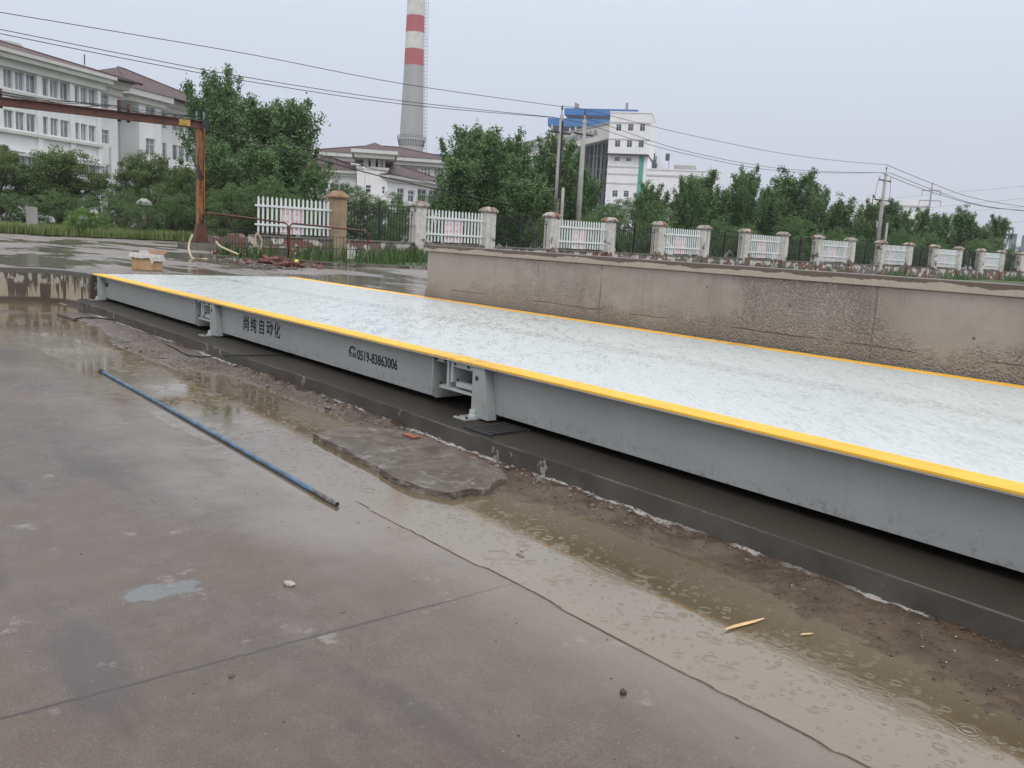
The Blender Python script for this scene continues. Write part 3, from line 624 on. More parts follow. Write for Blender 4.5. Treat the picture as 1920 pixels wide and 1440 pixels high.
# gravel and crumbs
rs = np.random.RandomState(5)
def crumbs(n, sampler, smin, smax, zf, seed):
    r = np.random.RandomState(seed); base = np.array([(1, 0, 0), (-1, 0, 0), (0, 1, 0), (0, -1, 0), (0, 0, 1), (0, 0, -1)], float)
    fc = np.array([(0, 2, 4), (2, 1, 4), (1, 3, 4), (3, 0, 4), (2, 0, 5), (1, 2, 5), (3, 1, 5), (0, 3, 5)])
    P = sampler(r, n); S = smin+(smax-smin)*r.rand(n)**3
    V = base[None]*(S[:, None, None]*(.6+.8*r.rand(n, 6, 1))); V[:, :, 2] *= .45
    a = r.rand(n)*6.3; ca, sa = np.cos(a)[:, None], np.sin(a)[:, None]
    x = V[:, :, 0]*ca-V[:, :, 1]*sa; y = V[:, :, 0]*sa+V[:, :, 1]*ca
    Z = zf(P[:, 0], P[:, 1])
    V = np.stack([x+P[:, 0, None], y+P[:, 1, None], V[:, :, 2]+Z[:, None]+S[:, None]*.2], -1).reshape(-1, 3)
    F = (fc[None]+6*np.arange(n)[:, None, None]).reshape(-1, 3); return V, F
def samp_g(r, n):
    X = -13+13.8*r.rand(n)**.8; Y = 3.53-.55*r.rand(n)**1.7; return np.stack([X, Y], 1)
V, F = crumbs(14000, samp_g, .0012, .0085, yard_h, 3)
def m_gravel():
    b = NB("mixed_gravel"); g = b.nd("ShaderNodeNewGeometry"); r = g.outputs["Random Per Island"]
    c = b.mix(r, (.045, .033, .025), (.15, .125, .105)); c = b.mix(b.mt('GREATER_THAN', r, .95), c, (.32, .30, .27)); c = b.mix(b.mt('LESS_THAN', r, .05), c, (.13, .055, .035)); return b.out(c, .45)
M['gravel'] = m_gravel()
tag(npmesh("gravel", V, F, M['gravel']), "loose gravel and mortar crumbs along the foot of the foundation strip", None, None, 'stuff')
def samp_c(r, n): X = -11+8.2*r.rand(n); return np.stack([X, np.interp(X, [-11, -9.5, -8.6, -5.5, -2.8], [3.0, 3.1, 3.42, 3.46, 3.47])+.06*r.randn(n)], 1)
V, F = crumbs(700, samp_c, .006, .030, lambda x, y: yard_h(x, y)-.004, 13)
tag(npmesh("mortar_rubble", V, F, simple("crumbled_mortar", (.17, .15, .125), .55, .45, 25, .004)), "crumbled wet mortar lumps in a ridge beside the foundation strip", None, None, 'stuff')
V, F = crumbs(500, lambda r, n: np.stack([-9+9*r.rand(n), .3+2.8*r.rand(n)], 1), .0015, .006, yard_h, 9)
tag(npmesh("grit", V, F, M['gravel']), "scattered grit and flecks on the wet yard", None, None, 'stuff')

# cardboard box and film
n1 = Vector((.53, -.848, 0)); n2 = Vector((.848, .53, 0)); B = onz(284, 508, HI)
cb = thing("cardboard_box", "wet brown cardboard box standing on the raised road at the weighbridge end", "box", B-n2*.22-n1*.15, math.atan2(n2.y, n2.x))
# local x along n2 ; local y along -n1
b_ = MB().box(-.22, .22, -.15, .15, 0, .27).build("carton", M['carton'], cb, bevel=.01)
MB().poly([(-.22, .15, .27), (.22, .15, .27), (.25, .25, .36), (-.19, .26, .38)]).poly([(-.21, .155, .265), (.21, .155, .265), (.24, .255, .355), (-.18, .265, .375)]).build("flap", simple("inner_cardboard", (.27, .17, .10), .8, .1), cb)
MB().box(-.222, -.05, -.153, -.151, .02, .25).build("panel", simple("cardboard_panel", (.42, .26, .14), .7, .1, 9), cb)
r = np.random.RandomState(3); nx_, ny_ = 22, 16; P = []
for i in range(nx_):
    for j in range(ny_):
        u = -.27+.54*i/(nx_-1); v = -.19+.36*j/(ny_-1); z = .285+.05*float(vnoise(np.array([u*13]), np.array([v*13]), 6)[0])
        if u > .22: z -= (u-.22)*2.2
        if v < -.15: z -= (-.15-v)*1.6
        if abs(u+.08) < .08 and abs(v) < .06: z += .06
        if u < -.22: z += .015
        P.append((u, v, z))
Fp = np.array([(i*ny_+j, (i+1)*ny_+j, (i+1)*ny_+j+1, i*ny_+j+1) for i in range(nx_-1) for j in range(ny_-1)])
pf_ = npmesh("plastic_film", np.array(P), Fp, simple("milky_plastic_film", (.46, .43, .40), .25, .15, 20, .01)); pf_.location = cb.location; pf_.rotation_euler = cb.rotation_euler
tag(pf_, "crumpled milky plastic film draped over the cardboard box", "plastic film")
# ================================================================== boundary fence
FX = -25.15
bf = thing("boundary_fence", "long peeling brick boundary fence with capped piers, white pickets and black iron panels", "fence", (FX, 13.45, HI))
def fpart(mb, name, mat, bevel=0, parent=bf):
    mb.v = [(a-FX, b-13.45, c-HI) for a, b, c in mb.v]; return mb.build(name, mat, parent, bevel)
PY = [13.45, 16.48, 19.45, 22.5, 25.6, 28.6, 31.6, 34.63, 37.7, 40.8, 43.95, 47.15, 50.3, 53.5, 56.75, 60.0, 63.15, 66.3, 69.4, 72.5, 75.6]
pier0 = None
for i, y in enumerate(PY):
    if i == 0:
        p = fpart(MB().box(FX-.24, FX+.22, y-.21, y+.23, HI-.05, 2.47), "pier", M['tan'], .01)
        q = MB().box(FX-.30, FX+.28, y-.27, y+.29, 2.471, 2.53); n = len(q.v)
        q.v += [(FX-.30, y-.27, 2.53), (FX+.28, y-.27, 2.53), (FX+.28, y+.29, 2.53), (FX-.30, y+.29, 2.53), (FX-.12, y-.10, 2.70), (FX+.10, y-.10, 2.70), (FX+.10, y+.12, 2.70), (FX-.12, y+.12, 2.70)]
        q.f += [(n, n+1, n+5, n+4), (n+1, n+2, n+6, n+5), (n+2, n+3, n+7, n+6), (n+3, n, n+4, n+7), (n+4, n+5, n+6, n+7)]
        q.v = [(a-FX, b-13.45, c-HI) for a, b, c in q.v]; q.build("cap", M['tancap'], p, .01); continue
    p = fpart(MB().box(FX-.22, FX+.20, y-.20, y+.21, HI-.05, 2.40), "pier", M['peel'], .012)
    q = MB().box(FX-.28, FX+.26, y-.26, y+.27, 2.401, 2.47); n = len(q.v); jt = rnd.uniform(-.015, .015)
    q.v += [(FX-.28, y-.26, 2.47), (FX+.26, y-.26, 2.47), (FX+.26, y+.27, 2.47), (FX-.28, y+.27, 2.47), (FX-.17, y-.15, 2.58+jt), (FX+.15, y-.15, 2.60), (FX+.15, y+.16, 2.58), (FX-.17, y+.16, 2.60+jt)]
    q.f += [(n, n+1, n+5, n+4), (n+1, n+2, n+6, n+5), (n+2, n+3, n+7, n+6), (n+3, n, n+4, n+7), (n+4, n+5, n+6, n+7)]
    q.v = [(a-FX, b-13.45, c-HI) for a, b, c in q.v]; q.build("cap", M['cap'], p, .02)
def picket(ya, yb):
    mb = MB(); n = max(2, round((yb-ya)/.143))
    for k in range(n):
        y = ya+(k+.5)*(yb-ya)/n
        mb.prism([(y-.027, 1.28), (y+.027, 1.28), (y+.027, 2.30), (y, 2.355), (y-.027, 2.30)], 0, FX-.03, FX)
    mb.box(FX+.001, FX+.03, ya-.05, yb+.05, 2.05, 2.11).box(FX+.001, FX+.03, ya-.05, yb+.05, 1.50, 1.56)
    fpart(mb, "picket_panel", M['picket'])
def iron(ya, yb):
    mb = MB(); n = max(6, round((yb-ya)/.115)); ym = (ya+yb)/2
    for k in range(n):
        y = ya+(k+.5)*(yb-ya)/n; mb.box(FX-.008, FX+.008, y-.008, y+.008, 1.16, 2.30 if k % 2 else 2.22)
        if k % 2:
            mb.box(FX-.006, FX+.006, y-.028, y+.028, 2.30, 2.312).prism([(y-.018, 2.31), (y+.018, 2.31), (y, 2.38)], 0, FX-.006, FX+.006)
            mb.tube([(FX, y+.036*math.cos(t), 2.175+.036*math.sin(t)) for t in np.linspace(0, 6.283, 9)], .007, 4, False)
    mb.box(FX-.012, FX+.012, ya, yb, 2.218, 2.238).box(FX-.012, FX+.012, ya, yb, 2.105, 2.125).box(FX-.012, FX+.012, ya, yb, 1.20, 1.225)
    mb.box(FX-.03, FX+.03, ym-.03, ym+.03, 1.12, 2.38).prism([(ym-.05, 2.38), (ym+.05, 2.38), (ym, 2.50)], 0, FX-.02, FX+.02)
    fpart(mb, "iron_panel", M['iron'])
ords = ["first", "second", "third", "fourth", "fifth", "sixth", "seventh", "eighth", "ninth", "tenth"]
def m_notice():
    b = NB("faded_pink_notice"); X, Y, Z = b.xyz(b.obj())
    ch = b.mt('MULTIPLY', b.sm(b.mt('ABSOLUTE', b.mt('SUBTRACT', b.mt('FRACT', b.mt('MULTIPLY', Y, 3.0)), .5)), .30, .36, 1, 0), b.sm(b.mt('ABSOLUTE', b.mt('SUBTRACT', b.mt('FRACT', b.mt('MULTIPLY', Z, 4.5)), .5)), .34, .40, 1, 0))
    ch = b.mt('MULTIPLY', ch, b.sm(b.noise(11, 5, .7, v=b.obj()), .40, .50))
    return b.out(b.mix(b.mt('MULTIPLY', ch, .85), (.72, .38, .42), (.80, .76, .78)), .6)
M['notice'] = m_notice(); ns = 0; notice0 = None
def panel_bounds(i): return PY[i]+.22, PY[i+1]-.21
picket(10.80, 13.22)
for i in range(len(PY)-1):
    ya, yb = panel_bounds(i)
    if i % 2 == 1: picket(ya, yb)
    else: iron(ya, yb)
wi = 0
for a, b2 in [(10.6, PY[0]-.22)]+[panel_bounds(i) for i in range(len(PY)-1)]:
    fpart(MB().box(FX-.13, FX+.11, a, b2, HI-.05, 1.17), "low_wall", M['peelw'], .01)
    fpart(MB().box(FX-.16, FX+.14, a+.003, b2-.003, 1.171, 1.225), "wall_coping", simple("grey_wall_coping", (.17, .15, .13), .7, .3, 4, .01) if wi == 0 else bpy.data.materials["grey_wall_coping"]); wi += 1
cn = [(11.57, 12.30)]+[(PY[i]+1.10, PY[i]+1.85) for i in range(1, len(PY)-1, 2)]
for k, (a, b2) in enumerate(cn[:9]):
    if k == 0:
        o = MB().box(0, .01, -.365, .365, -.39, .39).build("notice_board", M['notice']); notice0 = o
    else: o = notice0.copy(); COL.objects.link(o)
    o.location = (FX-.045, (a+b2)/2, 1.66)
    tag(o, "faded pink and white notice behind the %s white picket panel counted from the left" % ords[k], "notice", "pink notices on the picket panels")
# ------------------------------------------------------------------ curb, verge, rubble
crb = [(-29.6, 9.2), (-28.85, 9.0), (-24.0, 8.75), (-22.6, 9.35), (-20.9, 10.7), (-20.6, 12.2), (-20.0, 13.4), (-19.9, 30)]
mb = MB()
for a, b2 in zip(crb[2:-1], crb[3:]):
    d = Vector((b2[0]-a[0], b2[1]-a[1], 0)).normalized(); nn = Vector((-d.y, d.x, 0))*.07
    A = Vector((a[0], a[1], 0)); B2 = Vector((b2[0], b2[1], 0)); n = len(mb.v)
    for z in (HI-.02, HI+.07):
        mb.v += [tuple(A-nn+Vector((0, 0, z))), tuple(B2-nn+Vector((0, 0, z))), tuple(B2+nn+Vector((0, 0, z))), tuple(A+nn+Vector((0, 0, z)))]
    mb.f += [tuple(n+i for i in q) for q in ((0, 3, 2, 1), (4, 5, 6, 7), (0, 1, 5, 4), (1, 2, 6, 5), (2, 3, 7, 6), (3, 0, 4, 7))]
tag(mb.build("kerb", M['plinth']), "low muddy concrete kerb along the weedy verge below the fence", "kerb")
flat("verge", [(-25, 9.0), (-22.55, 9.45), (-20.95, 10.75), (-20.65, 12.2), (-20.05, 13.4), (-19.95, 30), (-19.95, 80), (-60, 80), (-60, 24), (-42.5, 16), (-33, 12.4), (-27, 12.0)], HI+.045, M['grassg'])
def field_poly(): return [(-44.9, 7.0), (-43.6, 11.2), (-42.4, 16), (-60, 24.0), (-160, 60), (-160, -60), (-52, -14)]
flat("grass_verge", field_poly(), HI+.03, M['grassg'])
def blades(name, n, sampler, hmin, hmax, wd, mat, seed, label, base=HI+.03, lean=.35, segs=1):
    r = np.random.RandomState(seed); P = sampler(r, n); n = len(P); H = hmin+(hmax-hmin)*r.rand(n)*(.55+.9*np.clip(vnoise(P[:, 0]*.9, P[:, 1]*.9, seed, 3)+.5, 0, 1))
    a = r.rand(n)*6.283; W = wd*(.5+r.rand(n)); la = r.rand(n)*6.283; L = H*lean*r.rand(n)
    dx, dy = np.cos(a)*W/2, np.sin(a)*W/2; z0 = np.full(n, base)
    A = np.stack([P[:, 0]-dx, P[:, 1]-dy, z0], -1); B = np.stack([P[:, 0]+dx, P[:, 1]+dy, z0], -1)
    mx_ = P[:, 0]+np.cos(la)*L*.35; my = P[:, 1]+np.sin(la)*L*.35
    C = np.stack([mx_+dx*.8, my+dy*.8, z0+H*.6], -1); D = np.stack([mx_-dx*.8, my-dy*.8, z0+H*.6], -1)
    T = np.stack([P[:, 0]+np.cos(la)*L, P[:, 1]+np.sin(la)*L, z0+H], -1); T2 = T+np.stack([dx*.2, dy*.2, 0*dx], -1)
    V = np.stack([A, B, C, D, T, T2], 1).reshape(-1, 3); i = 6*np.arange(n)[:, None]
    F = np.concatenate([i+np.array([[0, 1, 2, 3]]), i+np.array([[3, 2, 5, 4]])])
    return tag(npmesh(name, V, F, mat), label, None, None, 'stuff')
def samp_field(r, n):
    t = r.rand(n)**1.6; Y = -6+26*r.rand(n); X0 = np.interp(Y, [-14, 7, 11.2, 16, 24], [-52, -44.9, -43.6, -42.4, -45]); return np.stack([X0-t*13+.3*vnoise(Y*2, Y*0, 3), Y], -1)
blades("grass", 42000, samp_field, .22, .50, .045, M['grass'], 4, "tall unmown grass strip beyond the wet road")
def samp_weed(r, n):
    Y = 9.6+10*r.rand(n); X = -24.95+3.6*r.rand(n)**2.2; X0 = np.interp(Y, [9, 10.7, 12.2, 13.4, 30], [-23, -21, -20.7, -20.1, -20]); X = np.minimum(X, X0-.12)
    k = vnoise(X*1.1, Y*.9, 44, 3) > .0; k &= ~((Y < 11.2) & (X > -22.0)); return np.stack([X, Y], -1)[k]
blades("weeds", 5200, samp_weed, .12, .55, .03, M['weed'], 8, "ragged green weeds growing on the verge in front of the fence", HI+.04, .7)
def samp_w2(r, n):
    Y = 28+48*r.rand(n); X = FX+.25+1.6*r.rand(n); k = vnoise(X*1.1, Y*.5, 45, 3) > .06; return np.stack([X, Y], -1)[k]
blades("weeds", 3500, samp_w2, .15, .5, .04, M['weed'], 9, "scattered weeds at the foot of the far fence wall", HI+.04, .7)
# low tumbled brick wall left of the fence
def m_lbrick():
    b = NB("old_brickwork"); X, Y, Z = b.xyz(); v = b.nd("ShaderNodeCombineXYZ"); b.lk(v.inputs[0], b.mt('ADD', X, Y)); b.lk(v.inputs[1], Z)
    br = b.nd("ShaderNodeTexBrick"); b.lk(br.inputs["Vector"], v.outputs[0]); br.inputs["Scale"].default_value = 1; br.inputs["Brick Width"].default_value = .24; br.inputs["Row Height"].default_value = .065; br.inputs["Mortar Size"].default_value = .008
    br.inputs["Color1"].default_value = (.24, .075, .045, 1); br.inputs["Color2"].default_value = (.12, .06, .05, 1); br.inputs["Mortar"].default_value = (.22, .20, .17, 1)
    return b.out(b.mix(b.sm(b.noise(2, 6, .7), .45, .6, 0, .8), br.outputs[0], (.12, .11, .10)), .8, b.bump(b.noise(20, 5, .7), .01, .6))
M['brickwork'] = m_lbrick()
mb = MB(); xs = [(-29.0, .34), (-28.3, .36), (-27.6, .50), (-27.0, .44), (-26.4, .58), (-25.8, .50), (-25.3, .42)]
pa = [(10.9+.55*i*.35, h) for i, (x, h) in enumerate(xs)]
A = onz(384, 462, HI); Bp = onz(480, 470, HI); 
L = (Bp-A).length; ang = math.atan2(Bp.y-A.y, Bp.x-A.x)
mb.prism([(0, 0), (L, 0), (L, .38), (L*.85, .50), (L*.78, .46), (L*.70, .60), (L*.60, .55), (L*.52, .58), (L*.45, .42), (L*.3, .38), (L*.2, .44), (0, .40)], 1, -.12, .12)
o = mb.build("brick_wall", M['brickwork'], bevel=.01); o.location = A; o.rotation_euler = (0, 0, ang); tag(o, "low tumbledown brick wall between the rusty post and the first picket panel", "wall")
A = onz(487, 487, HI); o = MB().box(0, .62, -.2, .2, 0, .33).box(-.02, .66, -.22, .22, .331, .36).build("brick_block", M['brickwork'], bevel=.01)
o.location = A+Vector((-.1, .15, 0)); o.rotation_euler = (0, 0, math.radians(70)); tag(o, "mortared block of brickwork with a slab top standing in the rubble", "brick block")
bk = None
rr_ = random.Random(11)
for k in range(46):
    t = rr_.random(); px_ = 470+rr_.gauss(0, 1)*18+t*105; py_ = 489+t*13+rr_.random()*5
    if k < 12: px_ = 395+rr_.random()*75; py_ = 474+rr_.random()*10
    P = onz(px_, py_, HI); z = HI+.03+ (max(0, .20-abs(px_-520)/220)*rr_.random() if k >= 12 else .05*rr_.random())
    if bk is None: o = bk = MB().box(-.11, .11, -.055, .055, -.028, .028).build("loose_brick", M['brick'], bevel=.008)
    else: o = bk.copy(); COL.objects.link(o)
    s = rr_.uniform(.55, 1.05); o.scale = (s, 1, 1); o.location = (P.x, P.y, z); o.rotation_euler = (rr_.gauss(0, .35), rr_.gauss(0, .35), rr_.random()*6.3)
    tag(o, "loose broken red brick in the rubble heap between the rusty post and the kerb", "brick", "loose bricks in the rubble heap")
def samp_r(r, n):
    t = r.rand(n); return np.stack([-23.2+t*4.8+r.randn(n)*.25, 9.4-t*.9+r.randn(n)*.3], -1)
V, F = crumbs(900, samp_r, .01, .07, lambda x, y: x*0+HI, 12); tag(npmesh("rubble", V, F, M['gravel']), "small mixed rubble around the loose bricks", None, None, 'stuff')
P = onz(556, 498, HI); stone((P.x, P.y, HI+.08), (.06, .05, .05), "small yellow ball-like lump resting on the brick rubble", simple("yellow_plastic", (.6, .6, .12), .4, .2), seed=1, name="yellow_lump")
# cream hoses
def onD(px, py, d): return ond(px, py, d)
d0 = 25.0
wire("cream_hose", [onD(361, 440, d0), onD(354, 460, d0-.1), onD(357, 478, d0-.3), onD(366, 486, d0-.4), onD(389, 485.5, d0-.4)], .03, "bent cream plastic hose leaning on the block beside the rusty post", "hose", 'cream')
wire("cream_hose", [onD(405, 453, 25), onD(415, 463, 24.8), onD(447, 477, 24.3)], .028, "cream plastic hose lying across the rubble right of the rusty post", "hose", 'cream')
wire("cream_hose", [onD(477, 464, 23.4), onD(481, 438, 23.4), onD(491, 452, 23.4), onD(488, 467, 23.4)], .022, "kinked cream plastic hose standing up from the brick block", "hose", 'cream')
# gate frames of rusty tube
def gate(name, label, px_pts, X, bars, r=.025):
    P = [onx(a, b2, X) for a, b2 in px_pts]; t = thing(name, label, "gate", (P[0].x, P[0].y, HI))
    off = t.location
    MB().tube([p-off for p in P], r, 8).build("frame", M['rust'], t, smooth=True)
    (a0, b0), (a1, b1), zt, zb, n = bars; mb = MB()
    ya, yb = onx(a0, b0, X).y, onx(a1, b1, X).y
    for k in range(1, n):
        y = ya+(yb-ya)*k/n; mb.tube([Vector((X, y, zb))-off, Vector((X, y, zt))-off], .006, 4)
    for z in (zt, .5*(zt+zb)): mb.tube([Vector((X, ya, z))-off, Vector((X, yb, z))-off], .008, 4)
    mb.build("mesh_bars", M['dark'], t)
    return t
gate("rusty_gate", "rusty tubular gate frame with thin bars standing on the verge before the tan pier", [(540, 487), (543, 424), (548, 419), (600, 424), (686, 433), (691, 438), (686, 500), (575, 490), (540, 487)], -21.2, ((545, 425), (688, 440), 1.30, .68, 22))
gate("rusty_gate", "long sagging rusty gate frame reaching from the rusty post to the second gate frame", [(388, 399), (420, 403), (470, 409), (535, 418), (540, 423), (540, 470)], -23.6, ((388, 425), (538, 428), 1.32, .62, 26))
# ------------------------------------------------------------------ gantry
gt = thing("cable_gantry", "rusty steel gantry post with long overhead beam carrying cables", "gantry", (-30.8, 11.2, HI))
G = gt.location
mb = MB(); s = .118
mb.box(-s, s, -s, -s+.03, .35, 4.1).box(-s, s, s-.03, s, .35, 4.1).box(-.02, .02, -s+.03, s-.03, .35, 4.1)
mb.build("post", M['rusty'], gt, .005)
MB().prism([(-.27, 0), (.27, 0), (.142, .9), (-.142, .9)], 0, -.14, .14).build("foot_gusset", M['rust'], gt, .005)
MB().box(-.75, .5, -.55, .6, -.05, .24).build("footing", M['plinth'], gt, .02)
bd = Vector((-.09, -1, 0)).normalized()
bmz = 4.62-HI+.0
L = 16
bx = MB().box(-.25, L, -.09, .09, .0, .025).box(-.25, L, -.09, .09, .235, .26).box(-.25, L, -.012, .012, .025, .235)
bm_ = bx.build("beam", M['rust'], gt, .003); bm_.location = (0, 0, 4.10); bm_.rotation_euler = (0, 0, math.atan2(bd.y, bd.x))
for k in (2.27, 2.55, 5.9, 6.2, 9.5, 9.8, 13, 13.3):
    o = MB().box(k-.05, k+.05, -.14, -.092, -.06, .52 if k in (2.27, 5.9, 9.5, 13) else .62).build("bracket", M['rust'], bm_)
MB().box(.35, .72, .0905, .097, .03, .23).build("yellow_plate", simple("faded_yellow_plate", (.42, .27, .07), .6, .3, 8), bm_)
MB().box(-.26, -.05, -.10, .10, -.06, .30).build("end_fitting", M['dark'], bm_)
for k in (-.12, .12): MB().box(k-.02, k+.02, -.03, .03, .26, .56).build("insulator_pin", simple("pale_blue_pin", (.16, .27, .32), .5, .1), bm_)
for k, (dy, sg) in enumerate(((-.05, .10), (.03, .16), (.08, .06), (0, .22))):
    pts = []
    for j in range(0, 17): x = -.1+j*.95; pts.append((x, dy, .42-sg*abs(math.sin(x*.93+.2*k))))
    MB().tube(pts, .011, 5).build("cable", M['cableb'], bm_, smooth=True)
wire("overhead_cable", [onD(385, 243, 32.9), onD(455, 262, 32.6), onD(530, 282, 32.3), onD(620, 305, 32.2), onD(720, 332, 32.5), onD(830, 357, 33), onD(960, 384, 34)], .022, "thick black cable sagging from the gantry post towards the trees on the right", "cable", 'cableb')
wire("overhead_cable", [onD(385, 240, 32.9), onD(500, 255, 32.7), onD(620, 296, 32.6), onD(730, 324, 32.8), onD(830, 350, 33.2)], .012, "thin black cable just above the thick one from the gantry post", "cable", 'cableb')

# ================================================================== utility poles and line
def upole(name, px, py, X, r0, label, arms, lean=0.0):
    T = onx(px, py, X); H = T.z-HI; t = thing(name, label, "utility pole", (T.x, T.y, HI)); t.rotation_euler = (0, lean, 0)
    MB().tube([(0, 0, 0), (0, 0, H-.25), (0, 0, H-.25), (0, 0, H)], [r0, r0*.58, .05, .03], 14).build("shaft", M['pole'], t, smooth=True)
    for (dz, w_) in arms:
        a = MB().box(-.035, .035, -w_, w_, H-dz-.04, H-dz+.04).build("crossarm", M['dark'], t)
        for sgn in (-1, 1): MB().tube([(0, sgn*(w_-.04), H-dz+.04), (0, sgn*(w_-.04), H-dz+.16), (0, sgn*(w_-.04), H-dz+.30)], [.03, .055, .03], 8).build("insulator", simple("porcelain", (.5, .5, .5), .3, .05) if "porcelain" not in bpy.data.materials else bpy.data.materials["porcelain"], a)
    MB().tube([(0, 0, H), (0, 0, H+.2)], [.05, .03], 8).build("insulator", M['dark'], t)
    return t, H
PX = -32.0
A_, HA = upole("utility_pole", 1054, 206, PX, .165, "left concrete utility pole with a dark conduit running down its upper half", [(1.05, .62)])
B_, HB = upole("utility_pole", 1097, 215, PX-.6, .165, "concrete utility pole standing just right of the one with the conduit", [(.95, .62)])
C_, HC = upole("utility_pole", 1662, 318, PX, .17, "lone far utility pole with two crossarms rising above the right tree row", [(.75, .80), (2.1, 1.1)])
MB().tube([(.16, -.03, 3.0), (.12, -.03, HA-.5)], .045, 8).build("conduit", M['cableb'], A_)
for k, (px, py, X, lb) in enumerate(((1056, 352, -31.6, "short thin concrete stub post between the two utility poles"), (1664, 418, -31.6, "short pale stub post right of the far utility pole"))):
    T = onx(px, py, X); o = MB().tube([(0, 0, 0), (0, 0, T.z-HI)], [.11, .07], 10).build("stub_post", M['pole'], smooth=True); o.location = (T.x, T.y, HI); tag(o, lb, "post")
mb = MB()
for sg in (-1, 1):
    mb.tube([(-.05, sg*1.05, HC-2.0), (-.05, sg*1.25, HC-1.8), (-.05, sg*1.25, HC-2.5)], .04, 6).tube([(-.03, sg*.76, HC-.6), (-.05, sg*.95, HC-1.2), (-.05, sg*1.0, HC-1.9)], .015, 5)
mb.build("fuse_cutout", M['dark'], C_)
def line(label, pts, r=.013):   # pts: photo pixels with plane X
    P = [onx(a, b2, X) for a, b2, X in pts]; wire("power_line", P, r, label, "power line", 'cableb', None, 5)
line("highest power line crossing the sky from the left edge to the conduit pole", [(-120, 2, PX), (0, 23, PX), (240, 63, PX), (480, 104, PX), (760, 158, PX), (1054, 200, PX)])
line("upper of the two close power lines left of the conduit pole", [(-120, 32, PX-.3), (0, 55, PX-.3), (250, 105, PX-.3), (480, 148, PX-.3), (760, 190, PX-.3), (1040, 220, PX-.3)])
line("lower of the two close power lines left of the conduit pole", [(-120, 40, PX+.3), (0, 63, PX+.3), (250, 113, PX+.3), (480, 155, PX+.3), (760, 196, PX+.3), (1046, 221, PX+.3)])
line("highest power line between the pole pair and the far right pole", [(1054, 200, PX), (1100, 206, PX), (1270, 248, PX), (1450, 285, PX), (1560, 300, PX), (1662, 309, PX)])
line("middle power line between the pole pair and the far right pole", [(1062, 221, PX-.3), (1112, 226, PX-.3), (1270, 279, PX-.3), (1440, 313, PX-.3), (1560, 322, PX-.3), (1668, 324, PX-.3)])
line("lowest power line between the pole pair and the far right pole", [(1045, 222, PX+.3), (1100, 233, PX+.3), (1250, 280, PX+.3), (1430, 317, PX+.3), (1550, 324, PX+.3), (1652, 324, PX+.3)])
line("highest power line running on from the far right pole", [(1662, 309, PX), (1743, 342, PX), (1830, 372, PX), (1960, 392, PX), (2100, 398, PX)], .02)
line("middle power line running on from the far right pole", [(1668, 324, PX-.3), (1755, 358, PX-.3), (1840, 385, PX-.3), (1960, 399, PX-.3), (2100, 405, PX-.3)], .02)
line("lowest power line running on from the far right pole", [(1652, 324, PX+.3), (1740, 358, PX+.3), (1850, 388, PX+.3), (1960, 396, PX+.3), (2100, 402, PX+.3)], .02)
for k, (y0, y1, y2) in enumerate(((378, 362, 345), (398, 386, 368), (412, 400, 384), (440, 428, 412))):
    P = [ond(1600+k*40, y0, 420), ond(1780, y1, 380), ond(1960, y2, 330)]; wire("transmission_line", P, .035, ["topmost", "second", "third", "lowest"][k]+" faint transmission line in the haze at the right edge", "power line", 'dark', None, 4)
tp = onD(1741, 400, 200); t = thing("steel_pole", "thin steel pole with crossarms in front of the far white shed", "pole", (tp.x, tp.y, HI))
hz = onD(1743, 342, 200).z-HI
MB().tube([(0, 0, 0), (0, 0, hz)], [.3, .12], 6).build("shaft", M['pole'], t)
dd = Vector((ray(1741, 400)[1], -ray(1741, 400)[0], 0)).normalized()
for z_, w_ in ((hz-1.6, 1.7), (hz-3.6, 2.0)):
    MB().tube([tuple(-dd*w_+Vector((0, 0, z_))), tuple(dd*w_+Vector((0, 0, z_)))], .1, 5).tube([tuple(-dd*w_+Vector((0, 0, z_))), tuple(-dd*w_+Vector((0, 0, z_-1.0)))], .07, 5).tube([tuple(dd*w_+Vector((0, 0, z_))), tuple(dd*w_+Vector((0, 0, z_-1.2)))], .07, 5).build("crossarm", M['pole'], t)
lp = onD(685, 315, 60); t = thing("street_lamp", "slim white street lamp in front of the red-roofed villa", "street lamp", (lp.x, lp.y, HI))
MB().tube([(0, 0, 0), (0, 0, lp.z-HI)], [.09, .06], 8).build("shaft", M['picket'], t)
dl = Vector((ray(685, 400)[1], -ray(685, 400)[0], 0)).normalized()
MB().tube([(0, 0, lp.z-HI-.05), tuple(-dl*.45+Vector((0, 0, lp.z-HI+.15))), tuple(-dl*.95+Vector((0, 0, lp.z-HI+.18)))], [.05, .06, .09], 8).build("lamp_arm", M['picket'], t)
lp = onD(270, 372, 50); t = thing("garden_lamp", "pale mushroom-shaped garden lamp half buried in the shrubs left of the rusty post", "garden lamp", (lp.x, lp.y, HI))
MB().tube([(0, 0, 0), (0, 0, lp.z-HI-.35)], .12, 8).build("shaft", M['pole'], t)
MB().tube([(0, 0, lp.z-HI-.35), (0, 0, lp.z-HI-.2), (0, 0, lp.z-HI)], [.42, .38, .12], 14).build("lamp_shade", M['pole'], t)
o = MB().box(-.2, .2, -.2, .2, 0, 1.25).box(-.35, -.2, -.12, .12, 0, 1.1).build("concrete_marker", M['pole']); v = onz(55, 409, HI+.3)
v = onD(60, 409, 47); o.location = (v.x, v.y, HI); tag(o, "pale concrete marker post in front of the left trees behind the grass", "post")
